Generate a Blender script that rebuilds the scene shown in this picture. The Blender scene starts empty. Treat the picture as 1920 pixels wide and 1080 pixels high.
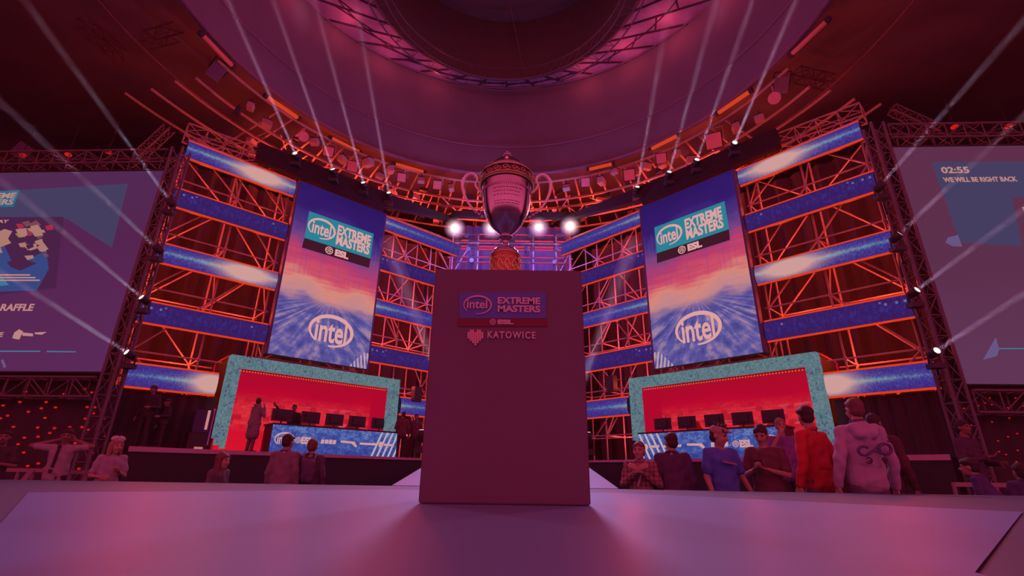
import bpy, bmesh, math, random
import numpy as np
from mathutils import Vector, Matrix
rnd = random.Random(7)
SC = bpy.context.scene
COL = SC.collection
PI = math.pi
# ------------------------------------------------------------------ camera
F, PITCH, ROLL, CAMH = 926.0, math.radians(20.82), math.radians(.81), .105
cP, sP, cR, sR = math.cos(PITCH), math.sin(PITCH), math.cos(ROLL), math.sin(ROLL)
cam_data = bpy.data.cameras.new('camera')
cam = bpy.data.objects.new('camera', cam_data); COL.objects.link(cam)
cam_data.sensor_width = 36.0; cam_data.lens = F / 1920 * 36.0
cam_data.clip_start = .02; cam_data.clip_end = 200
_r = Vector((cR, -sR * sP, sR * cP)); _u = Vector((-sR, -cR * sP, cR * cP)); _f = Vector((0, cP, sP))
cam.matrix_world = Matrix(((_r.x, _u.x, -_f.x, 0), (_r.y, _u.y, -_f.y, 0), (_r.z, _u.z, -_f.z, CAMH), (0, 0, 0, 1)))
SC.camera = cam
SC.view_settings.view_transform = 'Standard'
SC.view_settings.look = 'None'
SC.view_settings.gamma = 1
SC.view_settings.use_curve_mapping = False
SC.view_settings.exposure = 0.0
SC.cycles.use_denoising = True
SC.cycles.max_bounces = 5
SC.cycles.diffuse_bounces = 2
SC.cycles.glossy_bounces = 3
SC.cycles.volume_bounces = 0
SC.cycles.transparent_max_bounces = 12

def ray(px, py):
    x = (px - 960) / F; y = -(py - 540) / F
    x, y = cR * x - sR * y, sR * x + cR * y
    return Vector((x, cP - y * sP, y * cP + sP))
def at_z(px, py, z):
    r = ray(px, py); return r * ((z - CAMH) / r.z) + Vector((0, 0, CAMH))
def at_y(px, py, Y):
    r = ray(px, py); return r * (Y / r.y) + Vector((0, 0, CAMH))
# the two wings of the stage back wall: vertical planes meeting in a corner
AL, AR, DL, DR = math.radians(47.3), math.radians(43.25), 16.0, 14.785
WN = {'L': Vector((-math.cos(AL), math.sin(AL), 0)), 'R': Vector((math.cos(AR), math.sin(AR), 0))}
WU = {'L': Vector((math.sin(AL), math.cos(AL), 0)), 'R': Vector((-math.sin(AR), math.cos(AR), 0))}
WD = {'L': DL, 'R': DR}
def W(s, u, off, z):
    return WU[s] * u + WN[s] * (WD[s] + off) + Vector((0, 0, z))
def on_wing(s, px, py, off=0):
    r = ray(px, py); t = (WD[s] + off) / r.dot(WN[s]); P = r * t
    return P.dot(WU[s]), P.z + CAMH
def wing_rot(s):      # z rotation whose local -Y faces the audience
    n = WN[s]; return math.atan2(-n.x, n.y)

# ------------------------------------------------------------------ world and big lights
def lin(c):
    c = c / 255.0
    return c / 12.92 if c <= .04045 else ((c + .055) / 1.055) ** 2.4
def srgb(r, g, b): return (lin(r), lin(g), lin(b), 1.0)
wd = bpy.data.worlds.new('world'); SC.world = wd; wd.use_nodes = True
bg = wd.node_tree.nodes['Background']
bg.inputs[1].default_value = 1.2
_tc = wd.node_tree.nodes.new('ShaderNodeTexCoord'); _sp = wd.node_tree.nodes.new('ShaderNodeSeparateXYZ'); _cr = wd.node_tree.nodes.new('ShaderNodeValToRGB')
wd.node_tree.links.new(_tc.outputs['Generated'], _sp.inputs[0]); _ad = wd.node_tree.nodes.new('ShaderNodeMath'); _ad.operation = 'MULTIPLY_ADD'; _ad.inputs[1].default_value = .5; _ad.inputs[2].default_value = .5
wd.node_tree.links.new(_sp.outputs[2], _ad.inputs[0]); wd.node_tree.links.new(_ad.outputs[0], _cr.inputs[0]); wd.node_tree.links.new(_cr.outputs[0], bg.inputs[0])
while len(_cr.color_ramp.elements) < 4: _cr.color_ramp.elements.new(.5)
for _e, (_p, _c) in zip(_cr.color_ramp.elements, ((.0, (.75, .07, .20, 1)), (.5, (1, .1, .26, 1)), (.70, (.66, .058, .15, 1)), (1.0, (.45, .04, .11, 1)))):
    _e.position = _p
for _e, _c in zip(_cr.color_ramp.elements, ((.75, .07, .20, 1), (1, .1, .26, 1), (.66, .058, .15, 1), (.45, .04, .11, 1))): _e.color = _c

def light(name, kind, loc, power, color, size=.2, target=None, angle=40, blend=.4):
    ld = bpy.data.lights.new(name, kind); ld.energy = power; ld.color = color
    if kind == 'AREA': ld.shape = 'DISK'; ld.size = size
    else: ld.shadow_soft_size = size
    if kind == 'AREA': ld.spread = math.radians(angle)
    if kind == 'SPOT': ld.spot_size = math.radians(angle); ld.spot_blend = blend
    o = bpy.data.objects.new(name, ld); COL.objects.link(o); o.location = loc
    if target is not None:
        o.rotation_euler = (Vector(target) - Vector(loc)).to_track_quat('-Z', 'Y').to_euler()
    return o
ORANGE = (1.0, .07, .025); LILAC = (.62, .45, 1.0); BLUE = (.25, .2, 1.0)
# stage wash from the lamps over the middle of the back wall, falling towards the camera
light('wash_light', 'SPOT', (-1.9, 17.6, 10.0), 1700, (.66, .44, 1.0), .5, (-.9, 2.5, 0), 38, .8)
light('wash_light', 'SPOT', (1.7, 17.6, 10.0), 2300, (.75, .45, 1.0), .5, (.9, 2.5, 0), 38, .8)
light('wash_light', 'SPOT', (-7.5, 13.5, 10.6), 900, (.8, .4, .8), .6, (-2.5, 3.2, 0), 40, .9)
light('wash_light', 'SPOT', (7.2, 12.6, 10.6), 700, (.8, .4, .8), .6, (2.5, 3.2, 0), 40, .9)
# red and orange lamps inside the scaffold wings
for s in 'LR':
    e = .4 if s == 'R' else 0
    for u, z in ((1.7, 1.6), (2.6, 3.2), (1.8, 4.9), (3.8, 5.0), (2.0, 6.7), (3.9, 6.8), (1.9, 8.6), (3.9, 8.6)):
        light('scaffold_light', 'POINT', W(s, u + e, 1.0, z), 62, ORANGE, .12)
    for u, z in ((10.2, 1.5), (9.4, 3.3), (8.6, 4.8), (10.3, 5.2), (8.6, 6.8), (10.4, 7.0), (9.2, 8.7)):
        light('scaffold_light', 'POINT', W(s, u + e, 1.0, z), 60, (1, .07, .06), .12)
    light('booth_light', 'POINT', W(s, 6.4, 1.3, 2.8), 40, (1, .05, .08), .2)
for a in (-50, -36, -22, -8, 8, 22, 36, 50):
    light('gantry_light', 'POINT', (-.4 + 11.2 * math.sin(math.radians(a)), 9.9 + 11.2 * math.cos(math.radians(a)), 11.7), 185, ORANGE, .15)
for a in (-84, -64, -50, -37, -22, 24, 38, 51, 65, 85):
    light('skylight_glow', 'POINT', (-.4 + 8.55 * math.sin(math.radians(a)), 9.9 + 8.55 * math.cos(math.radians(a)), 17.5), 20, (1, .09, .12), .2)
light('oculus_glow', 'POINT', (-.4, 13.0, 19.6), 90, (1, .09, .16), .3)  # added lamp without a fixture, lifts the dark oculus
light('center_glow', 'POINT', (-1.6, 18.2, 8.4), 240, (.35, .2, 1.0), .2)
light('center_glow', 'POINT', (1.4, 18.2, 8.4), 240, (.35, .2, 1.0), .2)

# ------------------------------------------------------------------ node helpers
class X:
    """a node socket with arithmetic"""
    def __init__(s, nt, sock): s.nt, s.s = nt, sock
    def _op(s, op, *a):
        n = s.nt.nodes.new('ShaderNodeMath'); n.operation = op
        for i, v in enumerate((s,) + a):
            if isinstance(v, X): s.nt.links.new(v.s, n.inputs[i])
            else: n.inputs[i].default_value = v
        return X(s.nt, n.outputs[0])
    def __add__(s, o): return s._op('ADD', o)
    def __sub__(s, o): return s._op('SUBTRACT', o)
    def __mul__(s, o): return s._op('MULTIPLY', o)
    def __truediv__(s, o): return s._op('DIVIDE', o)
    __radd__ = __add__; __rmul__ = __mul__
    def abs(s): return s._op('ABSOLUTE')
    def sin(s): return s._op('SINE')
    def exp(s): return s._op('EXPONENT')
    def lt(s, v): return s._op('LESS_THAN', v)
    def gt(s, v): return s._op('GREATER_THAN', v)
    def max(s, v): return s._op('MAXIMUM', v)
    def min(s, v): return s._op('MINIMUM', v)
    def floor(s): return s._op('FLOOR')
    def frac(s): return s._op('FRACT')
    def sat(s): return s.max(0.0).min(1.0)
def uv_xy(nt):
    t = nt.nodes.new('ShaderNodeTexCoord'); sp = nt.nodes.new('ShaderNodeSeparateXYZ')
    nt.links.new(t.outputs['UV'], sp.inputs[0])
    return X(nt, sp.outputs[0]), X(nt, sp.outputs[1])
def vec(nt, x, y, z=0.0):
    n = nt.nodes.new('ShaderNodeCombineXYZ')
    for i, v in enumerate((x, y, z)):
        if isinstance(v, X): nt.links.new(v.s, n.inputs[i])
        else: n.inputs[i].default_value = v
    return n.outputs[0]
def noise(nt, v, scale, detail=2.0):
    n = nt.nodes.new('ShaderNodeTexNoise'); n.inputs['Scale'].default_value = scale; n.inputs['Detail'].default_value = detail
    if v is not None: nt.links.new(v, n.inputs['Vector'])
    return X(nt, n.outputs[0])
def white(nt, v):
    n = nt.nodes.new('ShaderNodeTexWhiteNoise'); nt.links.new(v, n.inputs[0]); return X(nt, n.outputs[0])
def mix(nt, f, a, b):
    n = nt.nodes.new('ShaderNodeMix'); n.data_type = 'RGBA'
    if isinstance(f, X): nt.links.new(f.s, n.inputs[0])
    else: n.inputs[0].default_value = f
    for i, v in ((6, a), (7, b)):
        if isinstance(v, tuple): n.inputs[i].default_value = v
        else: nt.links.new(v, n.inputs[i])
    return n.outputs[2]
def ramp(nt, f, stops):
    n = nt.nodes.new('ShaderNodeValToRGB'); nt.links.new(f.s, n.inputs[0]); e = n.color_ramp.elements
    while len(e) < len(stops): e.new(.5)
    for el, (p, c) in zip(e, stops): el.position = p; el.color = c
    return n.outputs[0]
MATS = {}
def mat(name, rgb=(128, 128, 128), rough=.6, metal=0.0, var=.12, vscale=6.0, spec=.3, albedo=None):
    if name in MATS: return MATS[name]
    m = bpy.data.materials.new(name); m.use_nodes = True; nt = m.node_tree; b = nt.nodes['Principled BSDF']
    c = albedo + (1.0,) if albedo else srgb(*rgb)
    t = nt.nodes.new('ShaderNodeTexCoord')
    nz = noise(nt, t.outputs['Object'], vscale, 3)
    lo = tuple(v * (1 - var) for v in c[:3]) + (1,); hi = tuple(min(1, v * (1 + var)) for v in c[:3]) + (1,)
    nt.links.new(mix(nt, nz, lo, hi), b.inputs['Base Color'])
    b.inputs['Roughness'].default_value = rough; b.inputs['Metallic'].default_value = metal
    b.inputs['Specular IOR Level'].default_value = spec
    MATS[name] = m; return m
def emit_mat(name, fn, strength=1.0, sample=False):
    """fn(nt) returns a colour socket or tuple"""
    if name in MATS: return MATS[name]
    m = bpy.data.materials.new(name); m.use_nodes = True; nt = m.node_tree
    nt.nodes.remove(nt.nodes['Principled BSDF'])
    e = nt.nodes.new('ShaderNodeEmission'); c = fn(nt)
    if isinstance(c, tuple): e.inputs[0].default_value = c
    else: nt.links.new(c, e.inputs[0])
    e.inputs[1].default_value = strength
    nt.links.new(e.outputs[0], nt.nodes['Material Output'].inputs[0])
    m.cycles.emission_sampling = 'AUTO' if sample else 'NONE'
    MATS[name] = m; return m
def glow(name, rgb, k=1.0): return emit_mat(name, lambda nt: srgb(*rgb), k)
def haze_mat(name, density, aniso=.2):
    m = bpy.data.materials.new(name); m.use_nodes = True; nt = m.node_tree
    nt.nodes.remove(nt.nodes['Principled BSDF'])
    v = nt.nodes.new('ShaderNodeVolumeScatter'); v.inputs['Density'].default_value = density; v.inputs['Anisotropy'].default_value = aniso
    nt.links.new(v.outputs[0], nt.nodes['Material Output'].inputs['Volume'])
    MATS[name] = m; return m

# ------------------------------------------------------------------ mesh helpers
def frame_of(d):
    d = d.normalized(); a = Vector((0, 0, 1)) if abs(d.z) < .9 else Vector((1, 0, 0))
    x = d.cross(a).normalized(); return x, d.cross(x).normalized(), d
class MB:
    def __init__(s): s.v, s.f, s.uv, s.mi, s.smooth = [], [], {}, [], []
    def add(s, vs, fs, mi=0, smooth=False):
        o = len(s.v); s.v += [Vector(p) for p in vs]
        for f in fs: s.f.append(tuple(i + o for i in f)); s.mi.append(mi); s.smooth.append(smooth)
        return s
    def box(s, c, size, M=None, mi=0):
        hx, hy, hz = size[0] / 2, size[1] / 2, size[2] / 2
        vs = [Vector((x, y, z)) for z in (-hz, hz) for y in (-hy, hy) for x in (-hx, hx)]
        if M is not None: vs = [M @ p for p in vs]
        c = Vector(c); vs = [p + c for p in vs]
        return s.add(vs, [(0, 2, 3, 1), (4, 5, 7, 6), (0, 1, 5, 4), (2, 6, 7, 3), (0, 4, 6, 2), (1, 3, 7, 5)], mi)
    def hexa(s, q, w, mi=0):
        """q: four corner points, w: thickness vector"""
        q = [Vector(p) for p in q]; vs = q + [p + w for p in q]
        return s.add(vs, [(0, 1, 2, 3), (7, 6, 5, 4), (1, 0, 4, 5), (2, 1, 5, 6), (3, 2, 6, 7), (0, 3, 7, 4)], mi)
    def panel(s, q, w, mi_front=0, mi_body=1):
        """BL, BR, TR, TL seen from the front; the front carries a 0..1 UV"""
        k = len(s.f); s.hexa(q, w, mi_body); s.mi[k] = mi_front; s.uv[k] = [(0, 0), (1, 0), (1, 1), (0, 1)]
        return s
    def tube(s, p, q, r, n=8, r2=None, smooth=True):
        p, q = Vector(p), Vector(q); r2 = r if r2 is None else r2
        x, y, d = frame_of(q - p); vs = []
        for c, rr in ((p, r), (q, r2)):
            vs += [c + x * (math.cos(2 * PI * i / n) * rr) + y * (math.sin(2 * PI * i / n) * rr) for i in range(n)]
        s.add(vs, [(i, (i + 1) % n, n + (i + 1) % n, n + i) for i in range(n)], 0, smooth)
        return s.add(vs, [tuple(range(n - 1, -1, -1)), tuple(range(n, 2 * n))])
    def path(s, pts, r, n=8, closed=False):
        pts = [Vector(p) for p in pts]; m = len(pts); rr = r if isinstance(r, (list, tuple)) else [r] * m
        vs = []; px = None
        for i, p in enumerate(pts):
            a = pts[(i - 1) % m] if closed or i > 0 else p; b = pts[(i + 1) % m] if closed or i < m - 1 else p
            d = (b - a).normalized()
            if px is None: px, py, _ = frame_of(d)
            px = (px - d * px.dot(d)).normalized(); py = d.cross(px)
            vs += [p + px * (math.cos(2 * PI * k / n) * rr[i]) + py * (math.sin(2 * PI * k / n) * rr[i]) for k in range(n)]
        fs = []
        for i in range(m if closed else m - 1):
            j = (i + 1) % m
            fs += [(i * n + k, i * n + (k + 1) % n, j * n + (k + 1) % n, j * n + k) for k in range(n)]
        s.add(vs, fs, 0, True)
        if not closed: s.add(vs, [tuple(range(n - 1, -1, -1)), tuple(range((m - 1) * n, m * n))])
        return s
    def lathe(s, prof, c=(0, 0, 0), n=48, smooth=True, caps=True):
        c = Vector(c); vs = []
        for r, z in prof: vs += [c + Vector((r * math.cos(2 * PI * i / n), r * math.sin(2 * PI * i / n), z)) for i in range(n)]
        m = len(prof)
        s.add(vs, [(j * n + i, j * n + (i + 1) % n, (j + 1) * n + (i + 1) % n, (j + 1) * n + i) for j in range(m - 1) for i in range(n)], 0, smooth)
        if caps: s.add(vs, [tuple(range(n - 1, -1, -1)), tuple(range((m - 1) * n, m * n))])
        return s
    def ball(s, c, r, n=12, m=8, M=None):
        c = Vector(c); r = Vector(r) if hasattr(r, '__len__') else Vector((r, r, r))
        vs = [Vector((0, 0, -r.z))]
        for j in range(1, m):
            t = PI * j / m - PI / 2
            vs += [Vector((r.x * math.cos(t) * math.cos(2 * PI * i / n), r.y * math.cos(t) * math.sin(2 * PI * i / n), r.z * math.sin(t))) for i in range(n)]
        vs.append(Vector((0, 0, r.z)))
        if M is not None: vs = [M @ v for v in vs]
        fs = [(0, 1 + (i + 1) % n, 1 + i) for i in range(n)]
        for j in range(m - 2): fs += [(1 + j * n + i, 1 + j * n + (i + 1) % n, 1 + (j + 1) * n + (i + 1) % n, 1 + (j + 1) * n + i) for i in range(n)]
        t = len(vs) - 1; fs += [(t, 1 + (m - 2) * n + i, 1 + (m - 2) * n + (i + 1) % n) for i in range(n)]
        return s.add([v + c for v in vs], fs, 0, True)
    def cap(s, p, q, r, r2=None, n=12):
        """a capsule with tapering radius"""
        p, q = Vector(p), Vector(q); r2 = r if r2 is None else r2
        if (q - p).length < 1e-5: return s.ball(p, r, n)
        x, y, d = frame_of(q - p); rings = []
        for k in range(5): t = -PI / 2 + PI / 2 * (k + .3) / 4.3; rings.append((p + d * (r * math.sin(t)), r * math.cos(t)))
        for k in range(5): t = PI / 2 * k / 4.3; rings.append((q + d * (r2 * math.sin(t)), r2 * math.cos(t)))
        vs = []
        for c, rr in rings: vs += [c + x * (math.cos(2 * PI * i / n) * rr) + y * (math.sin(2 * PI * i / n) * rr) for i in range(n)]
        m = len(rings)
        s.add(vs, [(j * n + i, j * n + (i + 1) % n, (j + 1) * n + (i + 1) % n, (j + 1) * n + i) for j in range(m - 1) for i in range(n)], 0, True)
        return s.add(vs, [tuple(range(n - 1, -1, -1)), tuple(range((m - 1) * n, m * n))], 0, True)
    def mesh(s, name, mats, inv=None):
        me = bpy.data.meshes.new(name)
        vs = [inv @ p for p in s.v] if inv is not None else s.v
        me.from_pydata([tuple(p) for p in vs], [], s.f)
        for m in (mats if isinstance(mats, (list, tuple)) else [mats]): me.materials.append(m)
        me.polygons.foreach_set('material_index', s.mi); me.polygons.foreach_set('use_smooth', s.smooth)
        if s.uv:
            ul = me.uv_layers.new(name='uv')
            for k, c in s.uv.items():
                for li, t in zip(me.polygons[k].loop_indices, c): ul.data[li].uv = t
        me.update(); return me
def tag(o, label=None, cat=None, group=None, kind=None):
    for k, v in (('label', label), ('category', cat), ('group', group), ('kind', kind)):
        if v: o[k] = v
    return o
def thing(name, label, cat, loc=(0, 0, 0), rz=0.0, group=None):
    o = bpy.data.objects.new(name, None); o.empty_display_size = .1; COL.objects.link(o)
    o.matrix_world = Matrix.Translation(Vector(loc)) @ Matrix.Rotation(rz, 4, 'Z')
    return tag(o, label, cat, group)
WORLD = {}
def mw(o):
    m = o.matrix_basis.copy()
    return mw(o.parent) @ m if o.parent else m
def part(name, mb, mats, parent, local=False, label=None):
    """world-space shapes become a child of parent"""
    me = mb.mesh(name, mats, None if local else mw(parent).inverted())
    o = bpy.data.objects.new(name, me); COL.objects.link(o); o.parent = parent
    if label: o['label'] = label
    return o
def solo(name, mb, mats, label=None, cat=None, group=None, kind=None, origin=None):
    inv = None
    if origin is not None: inv = Matrix.Translation(-Vector(origin))
    o = bpy.data.objects.new(name, mb.mesh(name, mats, inv)); COL.objects.link(o)
    if origin is not None: o.location = origin
    return tag(o, label, cat, group, kind)
def copy_tree(o, parent=None):
    c = o.copy(); COL.objects.link(c)
    if parent: c.parent = parent
    for ch in list(o.children): copy_tree(ch, c)
    return c
TEXTS = {}
def text_mb(txt, size, bold=.0, width=None, depth=.004, spacing=1.0):
    """letters lying in the XZ plane, centred, facing -Y"""
    cu = bpy.data.curves.new('t', 'FONT'); cu.body = txt; cu.size = size; cu.extrude = depth / 2; cu.offset = bold
    cu.align_x = 'CENTER'; cu.align_y = 'CENTER'; cu.resolution_u = 3; cu.space_character = spacing
    o = bpy.data.objects.new('t', cu); COL.objects.link(o)
    dg = bpy.context.evaluated_depsgraph_get(); dg.update()
    me = bpy.data.meshes.new_from_object(o.evaluated_get(dg))
    vs = [Vector((v.co.x, -v.co.z, v.co.y)) for v in me.vertices]; fs = [tuple(p.vertices) for p in me.polygons]
    bpy.data.objects.remove(o); bpy.data.curves.remove(cu); bpy.data.meshes.remove(me)
    xs = [v.x for v in vs]; zs = [v.z for v in vs]
    w = max(xs) - min(xs); cx = (max(xs) + min(xs)) / 2; cz = (max(zs) + min(zs)) / 2
    k = width / w if width else 1.0
    return [Vector(((v.x - cx) * k, v.y, v.z - cz)) for v in vs], fs
def put(mb, shape, M, mi=0):
    return mb.add([M @ v for v in shape[0]], shape[1], mi)
def facing(o, xdir, ydir=None):
    """matrix placing an XZ-plane drawing with x along xdir, z up, at o"""
    x = Vector(xdir).normalized(); z = Vector((0, 0, 1)); y = z.cross(x)
    return Matrix(((x.x, y.x, z.x, o[0]), (x.y, y.y, z.y, o[1]), (x.z, y.z, z.z, o[2]), (0, 0, 0, 1)))
def ring_pts(c, r, z, a0, a1, n):
    return [Vector((c[0] + r * math.sin(math.radians(a0 + (a1 - a0) * i / n)), c[1] + r * math.cos(math.radians(a0 + (a1 - a0) * i / n)), z)) for i in range(n + 1)]
def swoosh(rx, rz, th, d=.004, n=40, gap=(.62, .74)):
    """an open oval band with swelling thickness (XZ plane)"""
    vs, fs = [], []; ts = [t for t in (i / n for i in range(n + 1)) if not gap[0] < t < gap[1]]
    run = [gap[1] + (1 - gap[1] + gap[0]) * i / n for i in range(n + 1)]
    for i, t in enumerate(run):
        a = 2 * PI * t; w = th * (.45 + .75 * math.sin(PI * i / n))
        c, s_ = math.cos(a), math.sin(a)
        for k in (1, -1):
            p = ((rx + k * w / 2) * c, (rz + k * w / 2) * s_)
            vs += [Vector((p[0], -d, p[1])), Vector((p[0], 0, p[1]))]
    for i in range(n):
        o, q = i * 4, i * 4 + 4
        fs += [(o, q, q + 2, o + 2), (o + 1, o + 3, q + 3, q + 1), (o, o + 1, q + 1, q), (o + 2, q + 2, q + 3, o + 3)]
    return vs, fs

# ------------------------------------------------------------------ shared materials
M_BLACK = mat('black_drape', albedo=(.075, .055, .07), rough=.9, var=.25, vscale=1.2)
M_DARK = mat('dark_metal', albedo=(.055, .05, .06), rough=.5)
M_TUBE = mat('scaffold_steel', albedo=(.42, .32, .36), rough=.5, metal=.0, var=.1)
M_TRUSS = mat('truss_aluminium', albedo=(.16, .13, .16), rough=.45, metal=.0)
M_GANTRY = mat('gantry_steel', albedo=(.42, .32, .32), rough=.5)
M_ROOF = mat('roof_black', albedo=(.21, .16, .18), rough=.95, var=.4, vscale=.3)
M_LENS = glow('lamp_lens', (255, 235, 230), 1.2)
M_EDGE = glow('edge_neon', (226, 58, 22))
M_PRINT = mat('print_pale', albedo=(.60, .52, .58), rough=.6, var=.03)
# ------------------------------------------------------------------ setting
FLOOR = -.75; PLAT = .62
C0 = Vector((-.4, 9.9, 0))
M_FLOOR = mat('hall_floor', albedo=(.05, .04, .05), rough=.7)
solo('floor', MB().box((0, 10, FLOOR - .05), (70, 50, .1)), M_FLOOR, kind='structure')
def annulus(mb, c1, r1, z1, c2, r2, z2, a0, a1, n, th=0.0):
    p = ring_pts(c1, r1, z1, a0, a1, n); q = ring_pts(c2, r2, z2, a0, a1, n)
    for i in range(n):
        if th: mb.hexa([p[i], p[i + 1], q[i + 1], q[i]], Vector((0, 0, th)))
        else: mb.add([p[i], p[i + 1], q[i + 1], q[i]], [(0, 1, 2, 3)], 0, True)
    return mb
def shell(mb, c, r, z0, z1, a0, a1, n, th):
    p = ring_pts(c, r, z0, a0, a1, n); q = ring_pts(c, r, z1, a0, a1, n)
    for i in range(n):
        o = ((p[i] + p[i + 1]) / 2 - Vector(c)); o.z = 0; mb.hexa([p[i], p[i + 1], q[i + 1], q[i]], o.normalized() * th)
    return mb
solo('wall_back', shell(MB(), (0, 8, 0), 25, FLOOR, 16, -98, 98, 48, .2), M_BLACK, kind='structure')
mb = MB(); annulus(mb, C0, 9.62, 14.4, C0, 30, 15.4, -125, 125, 60, .15)
solo('ceiling', mb, M_ROOF, kind='structure')
M_DRUM = mat('drum_drape', albedo=(.19, .17, .25), rough=.95, var=.2, vscale=.5)
solo('wall_center', shell(MB(), C0, 9.45, 13.0, 18.0, -128, 128, 90, .1), M_DRUM, kind='structure')
M_RIM = mat('rim_cloth', albedo=(.22, .15, .24), rough=.7)
solo('trim_1', MB().path(ring_pts(C0, 9.40, 13.02, -128, 128, 100), .07), M_RIM, kind='structure')
solo('trim_2', MB().path(ring_pts(C0, 9.40, 14.5, -128, 128, 100), .018), mat('seam', albedo=(.35, .2, .3)), kind='structure')
solo('trim_3', MB().path(ring_pts(C0, 9.38, 18.0, -128, 128, 100), .05), M_RIM, kind='structure')
# band of panes under the roof, between the drum and the round truss
C1 = Vector((-.44, 13.45, 0))
M_PANE = mat('skylight_cloth', albedo=(.34, .22, .42), rough=.8, var=.75, vscale=1.1)
M_RIB = mat('skylight_rib', albedo=(.05, .03, .06))
for k in range(26):
    a0 = -117 + 9 * k
    p0, p1 = ring_pts(C0, 9.45, 18.0, a0, a0 + 9, 1); q0, q1 = ring_pts(C1, 5.5, 18.25, a0, a0 + 9, 1)
    w = thing('window_%d' % (k + 1), None, None, (p0 + p1 + q0 + q1) / 4); w['kind'] = 'structure'
    part('pane', MB().hexa([p0, p1, q1, q0], Vector((0, 0, .03))), M_PANE, w)
    mb = MB()
    mb.tube(p0, q0, .05, 6); mb.tube((p0 + q0) / 2, (p1 + q1) / 2, .03, 6); mb.tube(p0 * .62 + q0 * .38, p1 * .4 + q1 * .6, .035, 6)
    part('frame', mb, M_RIB, w)
mb = MB(); shell(mb, C1, 5.5, 18.2, 22, -180, 180, 60, .1); mb.lathe([(.01, 22), (5.7, 22), (5.7, 22.1), (.01, 22.1)], C1, 48, False)
solo('ceiling.001', mb, mat('oculus_black', albedo=(.15, .12, .13)), kind='structure')

# lattice truss between two points
def truss(name, label, p, q, w, h, side, up, m, step=.5, rc=.03, rb=.014, group=None, parts=None):
    p, q = Vector(p), Vector(q); side = Vector(side).normalized() * w / 2; up = Vector(up).normalized() * h / 2
    t = thing(name, label, 'truss', (p + q) / 2, 0, group) if parts is None else parts
    cs = [side + up, side - up, -side - up, -side + up]
    for c in cs: part('chord', MB().tube(p + c, q + c, rc, 8), m, t)
    n = max(2, round((q - p).length / step)); mb = MB()
    for k in range(4):
        a, b = cs[k], cs[(k + 1) % 4]
        for i in range(n):
            x0 = p + (q - p) * (i / n); x1 = p + (q - p) * ((i + 1) / n)
            mb.tube(x0 + (a if i % 2 else b), x1 + (b if i % 2 else a), rb, 5)
            mb.tube(x0 + a, x0 + b, rb, 5)
    part('lacing', mb, m, t)
    return t
# round truss hanging under the roof
t = thing('ring_truss', 'dark round lattice truss hanging high over the stage', 'truss', C1 + Vector((0, 0, 17.9)))
for r, z in ((4.75, 18.1), (4.75, 17.5), (5.45, 18.1), (5.45, 17.5)):
    part('chord', MB().path(ring_pts(C1, r, z, 0, 360, 72)[:-1], .035, 6, True), M_TRUSS, t)
mb = MB()
for k in range(72):
    a = 5 * k
    i0, i1 = ring_pts(C1, 4.75, 17.5, a, a + 5, 1); j0, j1 = ring_pts(C1, 4.75, 18.1, a, a + 5, 1)
    o0, o1 = ring_pts(C1, 5.45, 17.5, a, a + 5, 1)
    mb.tube(i0, j1, .016, 5); mb.tube(i0, o1 if k % 2 else o0, .016, 5); mb.tube(i0, j0, .014, 5)
part('lacing', mb, M_TRUSS, t)
p = at_z(982, 138, 18.1)
solo('hanging_cable', MB().tube(p, at_z(955, 0, 21.5), .018, 6), M_RIM, 'thin pale cable hanging from the dark roof down to the round truss', 'cable', origin=p)

# ------------------------------------------------------------------ lighting gantry over the wings
def gp(a, r, z): return ring_pts(C0, r, z, a, a, 1)[0]
t = thing('lighting_gantry', 'curved steel lighting gantry lit orange above the stage wings', 'gantry', C0 + Vector((0, 0, 12.2)))
for r, z in ((9.75, 12.75), (10.5, 12.2), (11.4, 12.3), (12.4, 12.2), (13.6, 12.3)):
    part('ring_pipe', MB().path(ring_pts(C0, r, z, -74, 74, 60), .055, 6), M_GANTRY, t)
for k in range(37):
    a = -59 + 3.25 * k; mb = MB()
    a2 = a + rnd.uniform(-1.2, 1.2)
    mb.tube(gp(a, 9.75, 12.75), gp(a2, 13.7, 12.3), .045, 6)
    part('radial_beam', mb, M_GANTRY, t)
for k in range(46):
    a = -58 + 2.5 * k + rnd.uniform(-1, 1); r = rnd.uniform(9.9, 12.2)
    z = 12.2; mb = MB().tube(gp(a, r, z), gp(a + rnd.choice((-3.5, 3.5, 2, 0)), r + rnd.uniform(.7, 1.6), z + .1), .028, 6)
    part('brace', mb, M_GANTRY, t)
for k in range(60):
    a = -57 + 1.93 * k + rnd.uniform(-.8, .8); r = rnd.uniform(9.9, 13.0); c = gp(a, r, 12.25 + rnd.uniform(-.12, .12))
    part('clamp_box', MB().box(c, (rnd.uniform(.12, .5), rnd.uniform(.1, .3), rnd.uniform(.1, .3)), Matrix.Rotation(rnd.uniform(0, 3), 3, 'Z')), M_GANTRY if k % 3 == 0 else M_DARK, t)
r11 = MB().path(ring_pts(C0, 10.95, 12.02, -100, 100, 60), .03, 6)
solo('bent_pipe', r11, mat('pipe_red', albedo=(.18, .08, .1)), 'long thin curved pipe running outside the orange lighting gantry', 'pipe', origin=gp(0, 10.95, 12.02))
M_BAR = mat('bar_lamp_tube', albedo=(.75, .35, .3), rough=.4)  # pink light on the outer bars is put into this colour
M_BARG = emit_mat('bar_lamp_glow', lambda nt: srgb(205, 62, 36), 1.0)  # bars are lit objects; their orange light is put in as glow
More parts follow.
